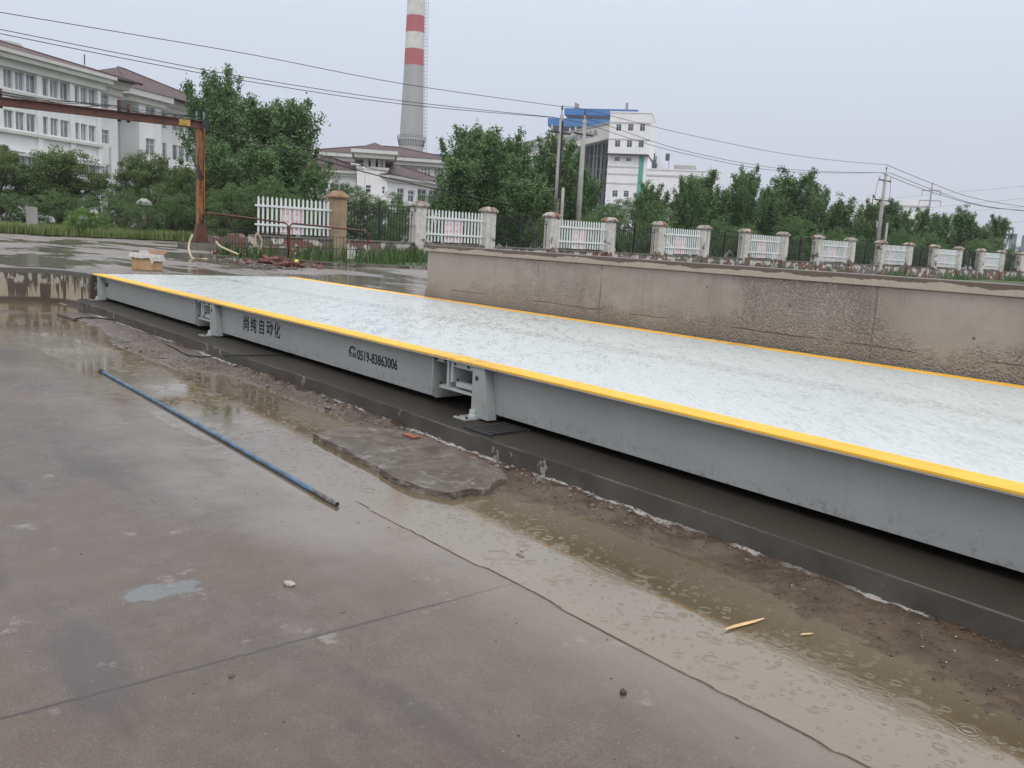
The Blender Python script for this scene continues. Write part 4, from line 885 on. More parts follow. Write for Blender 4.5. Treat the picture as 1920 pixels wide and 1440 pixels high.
# ================================================================== trees
def leafcloud(P, size, r, flat_=0.0):
    n = len(P); S = size*(.6+.8*r.rand(n)); a = r.randn(n, 3); a /= np.linalg.norm(a, axis=1)[:, None]; b = r.randn(n, 3)
    a[:, 2] *= 1-flat_; b -= (b*a).sum(1)[:, None]*a/np.maximum((a*a).sum(1)[:, None], 1e-6); b /= np.linalg.norm(b, axis=1)[:, None]
    A = a*S[:, None]*.5; B = b*S[:, None]*.38
    V = np.stack([P-A, P+B*.9-A*.1, P+A, P-B*.9-A*.1], 1).reshape(-1, 3)
    return V, np.arange(4*n).reshape(n, 4)
def poplar_proto(seed, n=17000, spread=.24, plumes=46, low=.06):
    r = np.random.RandomState(seed); mb = MB(); pts = []; wts = []
    mb.tube([(0, 0, -.02), (.004, .003, .3), (0, 0, .6), (.004, 0, .90)], [.016, .012, .007, .001], 7)
    tops = []
    for i in range(plumes):
        t = low+(.90-low)*((i+.5)/plumes)**.9; az = i*2.4+r.randn()*.4; el = math.radians(r.uniform(44, 72)+12*t)
        L = (spread*(1.15-.70*t*t)+.05)*r.uniform(.6, 1.35)
        if t < .25: L *= .65+1.4*t
        d = np.array([math.cos(az)*math.cos(el), math.sin(az)*math.cos(el), math.sin(el)])
        s0 = np.array([0, 0, t*.92]); bend = np.array([0, 0, .22*L])
        curve = [s0+d*L*k+bend*k*k for k in (0, .35, .7, 1)]
        mb.tube(curve, [.006*(1.1-t), .004, .0025, .001], 4, False)
        m_ = int(6+L*50)
        for _ in range(m_):
            k = r.uniform(.2, 1.06); c = s0+d*L*k+bend*k*k; tw = r.randn(3); tw[2] = abs(tw[2])*.9+.2; tw /= np.linalg.norm(tw)
            l2 = r.uniform(.015, .06)*(1.15-.5*k); pts.append(c+tw*l2); wts.append(l2*.36+.008)
    for k in range(10): pts.append(np.array([r.randn()*.008, r.randn()*.008, .88+.012*k])); wts.append(.014)
    pts = np.array(pts); wts = np.array(wts); ii = r.randint(0, len(pts), n)
    P = pts[ii]+r.randn(n, 3)*wts[ii][:, None]*np.array([1, 1, 1.3])
    zk = np.percentile(P[:, 2], 99.85); P[:, 2] /= zk; mb.v = [(a, b_, c_/zk*.985) for a, b_, c_ in mb.v]
    V, F = leafcloud(P, .018, r)
    return V, F, mb
def round_proto(seed, n=20000, clumps=150, wx=.5, hz=.42, cz=.56):
    r = np.random.RandomState(seed); mb = MB(); C = []; R = []; clumps = int(clumps*1.5)
    for k in range(clumps):
        a = r.rand()*6.283; u = r.uniform(-.9, 1); q = math.sqrt(1-u*u); rad = r.uniform(.45, 1.0)**.6
        bumpy = .80+.28*math.sin(a*3+seed)+.12*math.sin(u*5+a*2)
        C.append((math.cos(a)*q*rad*wx*bumpy, math.sin(a)*q*rad*wx*bumpy, cz+u*rad*hz*(.85+.15*bumpy))); R.append(r.uniform(.045, .095))
    C = np.array(C); R = np.array(R)
    for k in range(0, clumps, 6):
        c = C[k]; mb.tube([(0, 0, .10), (c[0]*.35, c[1]*.35, .10+(c[2]-.1)*.5), tuple(c)], [.02, .010, .002], 4, False)
    mb.tube([(0, 0, -.02), (.01, 0, .12), (0, .01, .3)], [.03, .024, .018], 7)
    ii = r.randint(0, clumps, n); v = r.randn(n, 3); v /= np.linalg.norm(v, axis=1)[:, None]
    P = C[ii]+v*(R[ii]*(r.rand(n)**.4))[:, None]*np.array([1.15, 1.15, .75])
    zk = np.percentile(P[:, 2], 99.8); P[:, 2] /= zk; mb.v = [(a, b_, c_/zk*.97) for a, b_, c_ in mb.v]
    V, F = leafcloud(P, .017, r, .3)
    return V, F, mb
protos = {}
def proto(key):
    if key in protos: return protos[key]
    kind, seed = key
    if kind == 'pop': V, F, mb = poplar_proto(seed, 26000, .27); mat = M['poplar']
    elif kind == 'wide': V, F, mb = poplar_proto(seed, 60000, .40, 80, .03); mat = M['poplar']
    elif kind == 'cam': V, F, mb = round_proto(seed, 60000); mat = M['camphor']
    elif kind == 'shrub': V, F, mb = round_proto(seed, 20000, 90, .55, .5, .5); mat = M['shrub']
    elif kind == 'bush': V, F, mb = round_proto(seed, 70000, 190, .95, .52, .44); mat = M['bush']
    c = npmesh("crown", V, F, mat); tk = mb.build("trunk", M['bark'], smooth=True)
    protos[key] = (c.data, tk.data); bpy.data.objects.remove(c); bpy.data.objects.remove(tk); return protos[key]
def tree(key, px, py, X=None, dist=None, wide=1.0, label="", cat="tree", group=None, name="tree", rot=0, base=HI):
    T = onx(px, py, X) if X is not None else ond(px, py, dist)
    H = T.z-base; t = thing(name, label, cat, (T.x, T.y, base), rot, group); t.scale = (H*wide, H*wide, H)
    cm, tm = proto(key)
    for nm, me in (("crown", cm), ("trunk", tm)):
        o = bpy.data.objects.new(nm, me); COL.objects.link(o); o.parent = t
    return t
# left of the gantry post
tree(('cam', 1), -12, 272, dist=60, wide=1.01, label="round dark green tree cut by the left edge of the photo", rot=.3)
tree(('cam', 2), 112, 278, dist=60, wide=1.14, label="broad round tree in front of the long office with branches showing low down", rot=1.2)
tree(('cam', 3), 285, 288, dist=57, wide=0.94, label="round green tree between the broad round tree and the rusty post", rot=2.3)
tree(('cam', 1), 348, 318, dist=54, wide=0.78, label="low round tree directly behind the rusty gantry post", rot=4)
tree(('bush', 4), 158, 391, dist=46, wide=1.0, label="low clipped bright green dome bush at the back of the grass strip", cat="bush", name="bush")
tree(('shrub', 5), 235, 352, dist=52, wide=.55, label="untidy shrub with tall shoots right of the clipped dome bush", cat="shrub", name="shrub")
tree(('shrub', 6), 325, 372, dist=48, wide=.7, label="shrub at the foot of the trees just left of the rusty post", cat="shrub", name="shrub", rot=1)
for k, (px, py, ds, wd) in enumerate(((10, 362, 54, .9), (52, 368, 55, .9), (108, 360, 54, 1.0), (190, 356, 55, 1.0), (222, 372, 50, .9), (300, 350, 53, 1.0), (345, 362, 50, 1.0), (378, 356, 48, 1.0), (420, 352, 47, 1.0), (455, 348, 46, 1.0))):
    tree(('shrub', 5+k % 2), px, py, dist=ds, wide=wd*1.35, label="dense green shrub in the undergrowth line behind the grass strip", cat="shrub", group="undergrowth shrubs behind the grass strip", name="hedge_shrub", rot=k*1.1)
tree(('shrub', 6), 266, 377, dist=46.5, wide=.9, label="low shrub hiding the stem of the mushroom lamp", cat="shrub", name="shrub", rot=4)
# the big poplars
tree(('wide', 1), 412, 134, dist=54, wide=.66, label="tallest bushy poplar rising right behind the rusty gantry post", rot=.4)
tree(('wide', 2), 478, 188, dist=52, wide=0.90, label="poplar filling the gap between the tallest one and the forked one", rot=2.0)
tree(('pop', 3), 556, 184, dist=51, wide=1.0, label="poplar with a loose open top left of the red-roofed villa", rot=1.0)
tree(('wide', 3), 520, 262, dist=46, wide=1.19, label="lower leafy poplar above the first white picket panel", rot=3.0)
tree(('wide', 1), 405, 265, dist=47, wide=.92, label="lower leafy poplar between the rusty post and the first picket panel", rot=3.6)
tree(('shrub', 5), 590, 300, dist=48, wide=.62, label="dense green foliage hiding the left end of the villa", rot=2)
# middle group
tree(('wide', 2), 893, 238, X=-36, wide=0.93, label="left and tallest tree of the group in front of the blue-roofed plant", rot=5.0)
tree(('wide', 3), 955, 250, X=-37.5, wide=0.88, label="middle tree of the group in front of the blue-roofed plant", rot=.8)
tree(('wide', 1), 1042, 254, X=-38.5, wide=0.83, label="right tree of the group behind the two utility poles", rot=2.6)
tree(('pop', 3), 862, 292, X=-34.5, wide=1.2, label="low leafy tree at the left foot of the middle group", rot=2)
tree(('wide', 2), 1085, 315, X=-36, wide=0.90, label="low tree at the right foot of the pole pair", rot=1)
tree(('wide', 3), 985, 330, X=-33, wide=1.25, label="low dense tree behind the third iron panel", rot=4)
tree(('shrub', 6), 735, 360, dist=46, wide=.9, label="light green shrub in front of the villa bay", cat="shrub", name="shrub", rot=3)
tree(('shrub', 5), 822, 352, dist=44, wide=.8, label="bright shrub right of the second fence pier", cat="shrub", name="shrub", rot=1)
# the row along the far fence
row = [(1168, 372, 'shrub', 5, 1.0), (1218, 343, 'wide', 1, .80), (1290, 334, 'wide', 2, .70), (1322, 322, 'pop', 3, 1.05), (1400, 314, 'wide', 3, .62), (1352, 352, 'wide', 1, .8), (1483, 318, 'pop', 1, 1.25), (1446, 352, 'wide', 2, .7), (1530, 344, 'wide', 1, .6), (1580, 366, 'pop', 2, 1.2),
       (1634, 376, 'wide', 3, .68), (1669, 376, 'pop', 3, 1.0), (1695, 392, 'wide', 1, .72), (1738, 391, 'pop', 1, 1.1), (1768, 402, 'wide', 2, .72), (1811, 386, 'pop', 2, 1.15), (1842, 420, 'wide', 3, .7), (1874, 404, 'pop', 3, .85)]
desc = ["dark low tree beside the green-striped tower", "leafy tree below the green stripe of the white tower", "tree in front of the low white hall with a feathery top", "pointed tree in front of the right end of the white hall",
        "tall poplar just right of the white hall", "lower tree filling between the hall and the tall poplar", "spiky-topped poplar in the middle of the far row", "lower tree between the tall and the spiky poplar", "rounded tree right of the spiky poplar",
        "small pointed tree left of the white shed", "tree in front of the left end of the white shed", "thin-topped tree just right of the lone far pole", "low tree below the white shed", "bushy tree at the right end of the white shed",
        "low tree between the shed and the two-pronged poplar", "two-pronged poplar standing out against the sky near the right edge", "low tree between the last two poplars", "last small poplar of the row before the hazy plant"]
for (px, py, kd, sd, wd), lb in zip(row, desc): tree((kd, sd), px, py, X=-35.5-rnd.uniform(0, 2), wide=wd*1.02, label=lb, group="trees in the row behind the far fence", rot=rnd.uniform(0, 6))
for k in range(15):
    y = 14.6+k*3.3; o = tree(('shrub', 5+k % 2), 0, 0, dist=1, wide=.62+.1*(k % 3), label="dark green shrub of the hedge right behind the iron fence panels", cat="shrub", group="hedge shrubs behind the fence", name="hedge_shrub", rot=k*1.3)
    H = 2.0+.25*math.sin(k*2.1) if k > 1 else 1.75; o.location = (-28.3-.6*math.sin(k*1.7), y, HI); o.scale = (H*.95, H*.95, H)
for k in range(14):
    y = 15+k*4.4+18; H = 3.0+.5*math.sin(k*1.9); o = tree(('shrub', 5+k % 2), 0, 0, dist=1, label="dark green undergrowth shrub below the trees of the far row", cat="shrub", group="undergrowth shrubs below the far row", name="hedge_shrub", rot=k*.9)
    o.location = (-33-.8*math.sin(k*2.3), y, HI); o.scale = (H*1.0, H*1.0, H)
for k in range(6):
    o = tree(('shrub', 5+k % 2), 0, 0, dist=1, label="dark green undergrowth shrub below the tall poplars", cat="shrub", group="undergrowth shrubs below the poplars", name="hedge_shrub", rot=k*.9)
    y = 13.2+k*1.5; H = 2.8+.4*math.sin(k*1.9); o.location = (-39+.5*math.sin(k*2.3), y+2.5, HI); o.scale = (H, H, H)
# ================================================================== buildings
class FR:
    def __init__(s, O, u):
        s.O = Vector((O[0], O[1], 0)); s.u = Vector((u[0], u[1], 0)).normalized(); s.v = Vector((-s.u.y, s.u.x, 0)); s.rz = math.atan2(s.u.y, s.u.x)
    def uv(s, px, py, v=0.0):
        d = Vector(ray(px, py)); o = s.O+s.v*v; t = o.dot(s.v)/Vector((d.x, d.y, 0)).dot(s.v); P = d*t; return (Vector((P.x, P.y, 0))-s.O).dot(s.u), P.z+CAMZ
    def rect(s, l, t, r, b, v=0.0):
        a, b1, c, d = s.uv(l, t, v), s.uv(l, b, v), s.uv(r, t, v), s.uv(r, b, v)
        return ((a[0]+b1[0])/2, (c[0]+d[0])/2, (b1[1]+d[1])/2, (a[1]+c[1])/2)   # u0,u1,z0,z1
    def thing(s, name, label, cat): return thing(name, label, cat, (s.O.x, s.O.y, 0), s.rz)
def facade(mb, u0, u1, z0, z1, v, ops, dep=.25):
    us = sorted({u0, u1, *[o[0] for o in ops], *[o[1] for o in ops]}); zs = sorted({z0, z1, *[o[2] for o in ops], *[o[3] for o in ops]})
    us = [x for x in us if u0 <= x <= u1]; zs = [x for x in zs if z0 <= x <= z1]
    for i in range(len(us)-1):
        for j in range(len(zs)-1):
            cu, cz = (us[i]+us[i+1])/2, (zs[j]+zs[j+1])/2
            if any(o[0] < cu < o[1] and o[2] < cz < o[3] for o in ops): continue
            mb.quad((us[i], v, zs[j]), (us[i+1], v, zs[j]), (us[i+1], v, zs[j+1]), (us[i], v, zs[j+1]))
    for a, b, c, d in ops:
        w_ = v+dep
        mb.quad((a, v, c), (b, v, c), (b, w_, c), (a, w_, c)).quad((a, v, d), (b, v, d), (b, w_, d), (a, w_, d)).quad((a, v, c), (a, w_, c), (a, w_, d), (a, v, d)).quad((b, v, c), (b, w_, c), (b, w_, d), (b, v, d))
def window(par, a, b, c, d, v, nv=2, nh=0, hs=.7, fw=.05, glass='glass', dep=.15, frame='frame'):
    mb = MB(); mb.box(a, a+fw, v, v+.06, c, d).box(b-fw, b, v, v+.06, c, d).box(a+fw, b-fw, v, v+.06, c, c+fw).box(a+fw, b-fw, v, v+.06, d-fw, d)
    for k in range(1, nv): x = a+(b-a)*k/nv; mb.box(x-fw/2, x+fw/2, v+.003, v+.055, c+fw, d-fw)
    for k in range(nh): z = c+(d-c)*hs; mb.box(a+fw, b-fw, v+.006, v+.05, z-fw/2, z+fw/2)
    w_ = mb.build("window", M[frame], par); MB().quad((a, v+.035, c), (b, v+.035, c), (b, v+.035, d), (a, v+.035, d)).build("pane", M[glass], w_); return w_
def hip(par, u0, u1, v0, v1, z, h, over=.8, mat='tiles', thick=.12):
    a, b, c, d = u0-over, u1+over, v0-over, v1+over; w_ = min(b-a, d-c)/2
    if b-a >= d-c: r0, r1 = (a+w_, (c+d)/2, z+h), (b-w_, (c+d)/2, z+h)
    else: r0, r1 = ((a+b)/2, c+w_, z+h), ((a+b)/2, d-w_, z+h)
    mb = MB(); P = [(a, c, z), (b, c, z), (b, d, z), (a, d, z)]
    if b-a >= d-c: mb.poly([P[0], P[1], r1, r0]).poly([P[1], P[2], r1]).poly([P[2], P[3], r0, r1]).poly([P[3], P[0], r0])
    else: mb.poly([P[0], P[1], r0]).poly([P[1], P[2], r1, r0]).poly([P[2], P[3], r1]).poly([P[3], P[0], r0, r1])
    mb.poly([P[3], P[2], P[1], P[0]])
    o = mb.build("roof", M[mat], par)
    rid = MB().tube([P[0], r0], .10, 5).tube([P[1], r1 if b-a >= d-c else r0], .10, 5).tube([r0, r1], .10, 5)
    rid.build("ridge", M['tiles'], o); return o
# ---- long office
F = FR(ond(0, 400, 72), (-.563387, .826193)); ob = F.thing("office_building", "long three-storey white office building with plum hip roof and banded windows at the left", "building")
def Z4(l, t, r, b): return F.rect(l/4, t/4+60, r/4, b/4+60)
r1 = [(25, 273, 97, 418), (112, 293, 182, 437), (195, 318, 270, 458), (297, 342, 360, 478), (375, 362, 440, 495), (450, 380, 515, 512), (545, 402, 592, 532), (605, 420, 655, 545), (665, 436, 720, 560)]
r2 = [(30, 578, 103, 722), (118, 595, 188, 735), (200, 615, 272, 750), (302, 636, 362, 765), (380, 650, 440, 780), (455, 668, 520, 794), (550, 680, 598, 806), (608, 692, 655, 816), (668, 706, 720, 828)]
ops1 = [Z4(*q) for q in r1]; z0_, z1_ = np.mean([o[2] for o in ops1]), np.mean([o[3] for o in ops1]); ops1 = [(o[0], o[1], z0_, z1_) for o in ops1]
ops2 = [Z4(*q) for q in r2]; z2_, z3_ = np.mean([o[2] for o in ops2]), np.mean([o[3] for o in ops2]); ops2 = [(o[0], o[1], z2_, z3_) for o in ops2]
fl = z1_-z3_; ops3 = [(o[0], o[1], z2_-fl, z3_-fl) for o in ops2]
per = ops1[3][0]-ops1[0][0]; ext = []
for k in (1, 2, 3):
    for o in ops1[:3]: ext.append((o[0]-per*k*1.0, o[1]-per*k, o[2], o[3]))
    for o in ops2[:3]: ext.append((o[0]-per*k, o[1]-per*k, o[2], o[3]))
uL = ops1[0][0]-per*3-1.5; uE = F.uv(745/4, 180)[0]; uR = F.uv(220, 200)[0]; zE = np.mean([F.uv(0, 104)[1], F.uv(180, 157)[1]])
mb = MB(); allo = ops1+ops2+ops3+ext; facade(mb, uL, uE, HI-.1, zE, 0, allo)
sv = .9; so_ = [F.rect(755/4, 470/4+60, 813/4, 575/4+60, sv)]; so_ = [so_[0], (so_[0][0], so_[0][1], so_[0][2]-fl, so_[0][3]-fl), (so_[0][0], so_[0][1], so_[0][2]-2*fl, so_[0][3]-2*fl)]
uR = F.uv(220, 200, sv)[0]; facade(mb, uE+.002, uR, HI-.1, zE, sv, so_)
mb.quad((uE, 0, HI), (uE, sv, HI), (uE, sv, zE), (uE, 0, zE)).quad((uR, sv, HI), (uR, 14, HI), (uR, 14, zE), (uR, sv, zE)).quad((uL, 0, HI), (uL, 14, HI), (uL, 14, zE), (uL, 0, zE)).quad((uL, 14, HI), (uR, 14, HI), (uR, 14, zE), (uL, 14, zE))
mb.build("wall", M['white'], ob)
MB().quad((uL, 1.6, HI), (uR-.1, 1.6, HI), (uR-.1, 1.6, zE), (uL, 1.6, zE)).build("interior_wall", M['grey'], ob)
for o in allo: window(ob, *o, .12, 2, 0)
for o in so_: window(ob, *o, sv+.12, 2, 1, .68)
for zz in (z0_, z2_, z0_-2*fl):
    MB().box(uL, uE+.05, -.28, -.005, zz-.32, zz-.12).build("ledge", M['trim'], ob)
for zz in (z2_-.95*fl*.42-.6,): MB().box(uL, uE+.05, -.5, -.005, zz-.1, zz+.08).build("ledge", M['trim'], ob)
for i in (3, 6): uu = (ops1[i-1][1]+ops1[i][0])/2; MB().box(uu-.22, uu+.22, -.16, -.006, HI, zE-.01).build("pilaster", M['white'], ob)
MB().box(uE-.35, uE-.002, -.16, -.006, HI, zE-.01).build("pilaster", M['white'], ob)
cn_ = MB()
for (o_, h0, h1) in ((.35, -.55, -.02), (.75, -.02, .32), (.95, .32, .55)): cn_.box(uL-o_, uE+o_, -o_, 14+o_, zE+h0, zE+h1)
for (o_, h0, h1) in ((.33, -.56, -.03), (.70, -.03, .31), (.90, .31, .54)): cn_.box(uE, uR+o_, sv-o_, 13.5, zE+h0-.003, zE+h1-.003)
cn_.build("cornice", M['trim'], ob); hip(ob, uL, uR, 0, 14, zE+.56, 2.1, .9)
MB().tube([F.uv(159, 138, 7)[:1]+(7, zE+2.6), F.uv(159, 138, 7)[:1]+(7, F.uv(159, 102, 7)[1])], .05, 5).build("lightning_rod", M['dark'], ob)
t_ = F.uv(2, 80, 9); MB().tube([(t_[0], 9, zE+1), (t_[0], 9, t_[1]-.6), (t_[0], 9, t_[1]-.6), (t_[0], 9, t_[1])], [1.35, 1.35, 1.6, 1.5], 24).build("roof_tank", M['grey'], ob)
mb = MB(); dpx = F.uv(828/4, 330, sv); mb.tube([(dpx[0], sv-.08, HI), (dpx[0], sv-.08, F.uv(828/4, 865/4+60, sv)[1])], .07, 6).build("downpipe", M['trim'], ob)
# ---- its far wing
F = FR(ond(261, 400, 86), (-.563387, .826193)); wb = F.thing("office_wing", "white three-storey wing with plum hip roof behind the first tall poplar", "building")
uA, uB = F.uv(261, 250)[0], F.uv(420, 250)[0]; zE2 = F.uv(261, 182)[1]; uC = F.uv(302, 250)[0]
wl = [F.rect(1092/4, 562/4+60, 1165/4, 640/4+60), F.rect(1095/4, 800/4+60, 1165/4, 922/4+60)]; flw = fl
ops = [(wl[0][0], wl[0][1], wl[1][2]+flw, wl[1][3]+flw), wl[1], (wl[1][0], wl[1][1], wl[1][2]-flw, wl[1][3]-flw)]
mb = MB(); facade(mb, uA, uC, HI-.1, zE2, 0, ops); ops2_ = []
for k, (a, b2) in enumerate(((304, 312), (323, 333), (335, 345), (348, 356), (360, 369), (373, 382))):
    q = F.rect(a, 595/4+60, b2, 660/4+60, 1.2)
    for j in range(3): ops2_.append((q[0], q[1], wl[1][2]+flw*(1-j), wl[1][3]+flw*(1-j)))
facade(mb, uC, uB, HI-.1, zE2, 1.2, ops2_); mb.quad((uC, 0, HI), (uC, 1.2, HI), (uC, 1.2, zE2), (uC, 0, zE2)).quad((uB, 1.2, HI), (uB, 13, HI), (uB, 13, zE2), (uB, 1.2, zE2)).quad((uA, 0, HI), (uA, 13, HI), (uA, 13, zE2), (uA, 0, zE2))
mb.build("wall", M['white'], wb)
uD = F.uv(205, 250, 2)[0]; MB().box(uD, uA-.01, 2, 8, HI-.1, zE2).build("connecting_wall", M['grey'], wb)
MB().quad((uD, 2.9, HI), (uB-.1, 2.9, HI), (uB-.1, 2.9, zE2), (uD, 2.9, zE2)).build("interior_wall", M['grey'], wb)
for o in ops: window(wb, *o, .12, 2, 1, .65)
for o in ops2_: window(wb, *o, 1.32, 1, 0)
cn_ = MB()
for (o_, h0, h1) in ((.35, -.5, -.02), (.8, -.02, .5)): cn_.box(uD-o_, uC+o_, -o_, 13+o_, zE2+h0, zE2+h1).box(uC, uB+o_, 1.2-o_, 12.5, zE2+h0-.003, zE2+h1-.003)
cn_.build("cornice", M['trim'], wb); hip(wb, uD, uB, 0, 13, zE2+.51, 3.0, .9)
# ---- villa
F = FR(ond(700, 430, 92), (.506, .862)); vb = F.thing("villa", "white villa with several plum hip roofs and a small open lantern tower", "building")
def box_wall(par, u0, u1, v0, v1, z0, z1, ops, mat='white'):
    m_ = MB(); facade(m_, u0, u1, z0, z1, v0, ops); m_.quad((u0, v0, z0), (u0, v1, z0), (u0, v1, z1), (u0, v0, z1)).quad((u1, v0, z0), (u1, v1, z0), (u1, v1, z1), (u1, v0, z1)).quad((u0, v1, z0), (u1, v1, z0), (u1, v1, z1), (u0, v1, z1))
    if ops: m_.quad((u0, v0+.8, z0), (u1, v0+.8, z0), (u1, v0+.8, z1), (u0, v0+.8, z1))
    return m_.build("wall", M[mat], par)
def eave(par, u0, u1, v0, v1, z, o_=.6, h=.45):
    MB().box(u0-o_*.5, u1+o_*.5, v0-o_*.5, v1+o_*.5, z-h, z-h*.5).box(u0-o_, u1+o_, v0-o_, v1+o_, z-h*.5, z).build("cornice", M['trim'], par)
# rear block
a_, zz = F.uv(600, 300, 14); b_2, _ = F.uv(846, 300, 14); zr = F.uv(780, 303, 14)[1]
wo = [F.rect(765, 313, 783, 331, 14), F.rect(788, 313, 808, 333, 14), F.rect(813, 314, 832, 334, 14), F.rect(744, 312, 760, 328, 14)]
box_wall(vb, a_, b_2, 14, 26, HI, zr, wo, 'grey')
for o in wo: window(vb, *o, 14.12, 3, 1, .6, .09, 'glass')
eave(vb, a_, b_2, 14, 26, zr+.4, .8, .9); hip(vb, a_, b_2, 14, 26, zr+.41, F.uv(740, 276, 20)[1]-zr-.4, .9)
# front left block
a_, _ = F.uv(560, 340, 0); b_2, _ = F.uv(668, 340, 0); zf = F.uv(630, 325)[1]; wo = [F.rect(617, 344, 655, 368)]
box_wall(vb, a_, b_2, 0, 9, HI, zf, wo); window(vb, *wo[0], .12, 4, 1, .62, .09, 'glassd'); eave(vb, a_, b_2, 0, 9, zf+.35, .7, .6); hip(vb, a_, b_2, 0, 9, zf+.36, F.uv(632, 296, 4)[1]-zf-.35, .8)
# bay with lantern
a_, _ = F.uv(669, 340, -1.5); b_2, _ = F.uv(727, 340, -1.5); zb_ = F.uv(700, 318, -1.5)[1]; wo = [F.rect(684, 347, 696, 362, -1.5), F.rect(716, 350, 722, 364, -1.5)]
box_wall(vb, a_, b_2, -1.5, 8, HI, zb_, wo)
for o in wo: window(vb, *o, -1.38, 1, 1, .6, .08, 'glassd')
MB().box(a_-.1, b_2+.1, -1.6, 8.1, zb_+.002, zb_+.25).build("parapet", M['trim'], vb)
zl = F.uv(700, 298, -1)[1]; mb = MB(); la, lb_ = a_+.6, b_2-.3
for uu in (la, (la*2+lb_)/3, (la+lb_*2)/3, lb_-.5):
    for vv in (-1.2, 4.6): mb.box(uu, uu+.5, vv, vv+.5, zb_+.25, zl)
mb.build("lantern_column", M['grey'], vb)
MB().box(la-.9, lb_+.9, -2.2, 6.0, zl, zl+.42).box(la-1.2, lb_+1.2, -2.5, 6.3, zl+.42, zl+.75).build("cornice", M['trim'], vb)
mc_ = (la+lb_)/2; hp = F.uv(699, 267, 2)[1]; mb = MB(); q = [(la-.9, -2.2, zl+.76), (lb_+.9, -2.2, zl+.76), (lb_+.9, 6, zl+.76), (la-.9, 6, zl+.76)]
for i in range(4): mb.poly([q[i], q[(i+1) % 4], (mc_, 1.9, hp)])
mb.build("roof", M['tiles'], vb)
# front right block, turned
d2 = Vector(ray(1766, 480)); F2 = FR(ond(727, 430, 91), (d2.x, d2.y)); v2 = F2.thing("villa_annex", "low white annex with plum roof running back from the villa lantern", "building")
a_, _ = F2.uv(727, 350); b_2, _ = F2.uv(838, 350); zf = F2.uv(770, 341)[1]; wo = [F2.rect(745, 353, 758, 377), F2.rect(765, 357, 777, 379), F2.rect(783, 354, 800, 382), F2.rect(804, 357, 822, 382)]
box_wall(v2, a_, b_2, 0, 8, HI, zf, wo)
for o in wo: window(v2, *o, .12, 2, 1, .62, .08, 'glassd')
eave(v2, a_, b_2, 0, 8, zf+.35, .7, .6); hip(v2, a_, b_2, 0, 8, zf+.36, F2.uv(745, 316, 4)[1]-zf, .8)
# white garden wall in front of the villa
wA = ond(640, 374, 50); wB = ond(862, 390, 50); d_ = Vector((wB.x-wA.x, wB.y-wA.y, 0)); o = MB().box(0, d_.length, 0, .25, 0, wA.z-HI-.15).box(-.1, d_.length+.1, -.1, .35, wA.z-HI-.149, wA.z-HI).build("garden_wall", M['white'])
o.location = (wA.x, wA.y, HI); o.rotation_euler = (0, 0, math.atan2(d_.y, d_.x)); tag(o, "low white garden wall with flat coping seen through the first iron panel", "wall")
# ---- power plant
vd = Vector(ray(1325, 440)); vd = Vector((vd.x, vd.y, 0)).normalized(); F = FR(ond(1140, 440, 240), (vd.y, -vd.x))
tb = F.thing("plant_tower", "tall white plant tower with square windows, a jutting top and a green vertical stripe", "building")
T4 = lambda l, t, r, b, v=0: F.rect(1000+l/6.857, 180+t/6.857, 1000+r/6.857, 180+b/6.857, v)
a_, zt_ = F.uv(1143.5, 211, -1.5); b_2 = F.uv(1220, 240, -1.5)[0]; zm = F.uv(1140, 287, -1.5)[1]; a_ = F.uv(1142, 250, -1.5)[0]
w1 = [T4(1065, 362, 1132, 448, -1.5), T4(1217, 362, 1287, 450, -1.5), T4(1369, 364, 1437, 452, -1.5), T4(1048, 570, 1117, 656, -1.5), T4(1202, 571, 1270, 660, -1.5), T4(1352, 573, 1419, 662, -1.5)]
box_wall(tb, a_, b_2, -1.5, 16, zm, zt_, w1); MB().box(a_+.01, b_2-.01, -1.49, 15.9, zm-.3, zm-.01).build("soffit", M['shade_dark'], tb)  # soffit coloured near-black, painted as shade below the jutting top
MB().box(a_-.15, b_2+.15, -1.66, 16.1, zt_, zt_+.35).build("parapet", M['white'], tb)
for o in w1: window(tb, *o, -1.40, 2, 1, .72, .10, 'glassd', frame='grey')
w2 = [T4(1043, 785, 1110, 838), T4(1192, 788, 1258, 840), T4(1014, 1213, 1083, 1298), T4(1160, 1218, 1227, 1301)]
bR = F.uv(1213, 320)[0]; box_wall(tb, a_, bR, 0, 15, HI, zm-.31, w2)
for o in w2: window(tb, *o, .12, 2, 1, .72, .10, 'glassd', frame='grey')
g_ = F.rect(1196.5, 291, 1205.5, 362); MB().box(g_[0], g_[1], -.12, -.01, 1, zm-.32).build("green_stripe", M['green'], tb)
for z in (F.uv(1160, 327.5)[1], F.uv(1160, 345)[1], F.uv(1160, 314)[1]): MB().box(a_-.05, g_[0]-.02, -.10, -.01, z, z+.35).build("ledge", M['grey'], tb)
for z in (F.uv(1160, 231, -1.5)[1], F.uv(1160, 262, -1.5)[1]): MB().box(a_-.05, b_2+.05, -1.60, -1.51, z, z+.35).build("ledge", M['grey'], tb)
lb = F.thing("plant_hall", "long low white hall joined to the right side of the plant tower", "building")
eR = F.uv(1350, 340)[0]; zl = F.uv(1280, 320)[1]; box_wall(lb, bR+.02, eR, .3, 30, HI, zl, []); z = F.uv(1280, 332)[1]; MB().box(bR+.1, eR+.05, .15, .29, z, z+.4).build("ledge", M['grey'], lb)
MB().box(bR+.02, eR+.1, .1, 30, zl, zl+.3).build("parapet", M['white'], lb)
q = F.rect(1262, 310, 1309, 320, 8); MB().prism([(q[0], q[2]-.5), (q[1], q[2]-.5), (q[1]-.8, q[3]), (q[0]+.3, q[3])], 1, 8, 16).build("roof_house", M['pole'], lb)
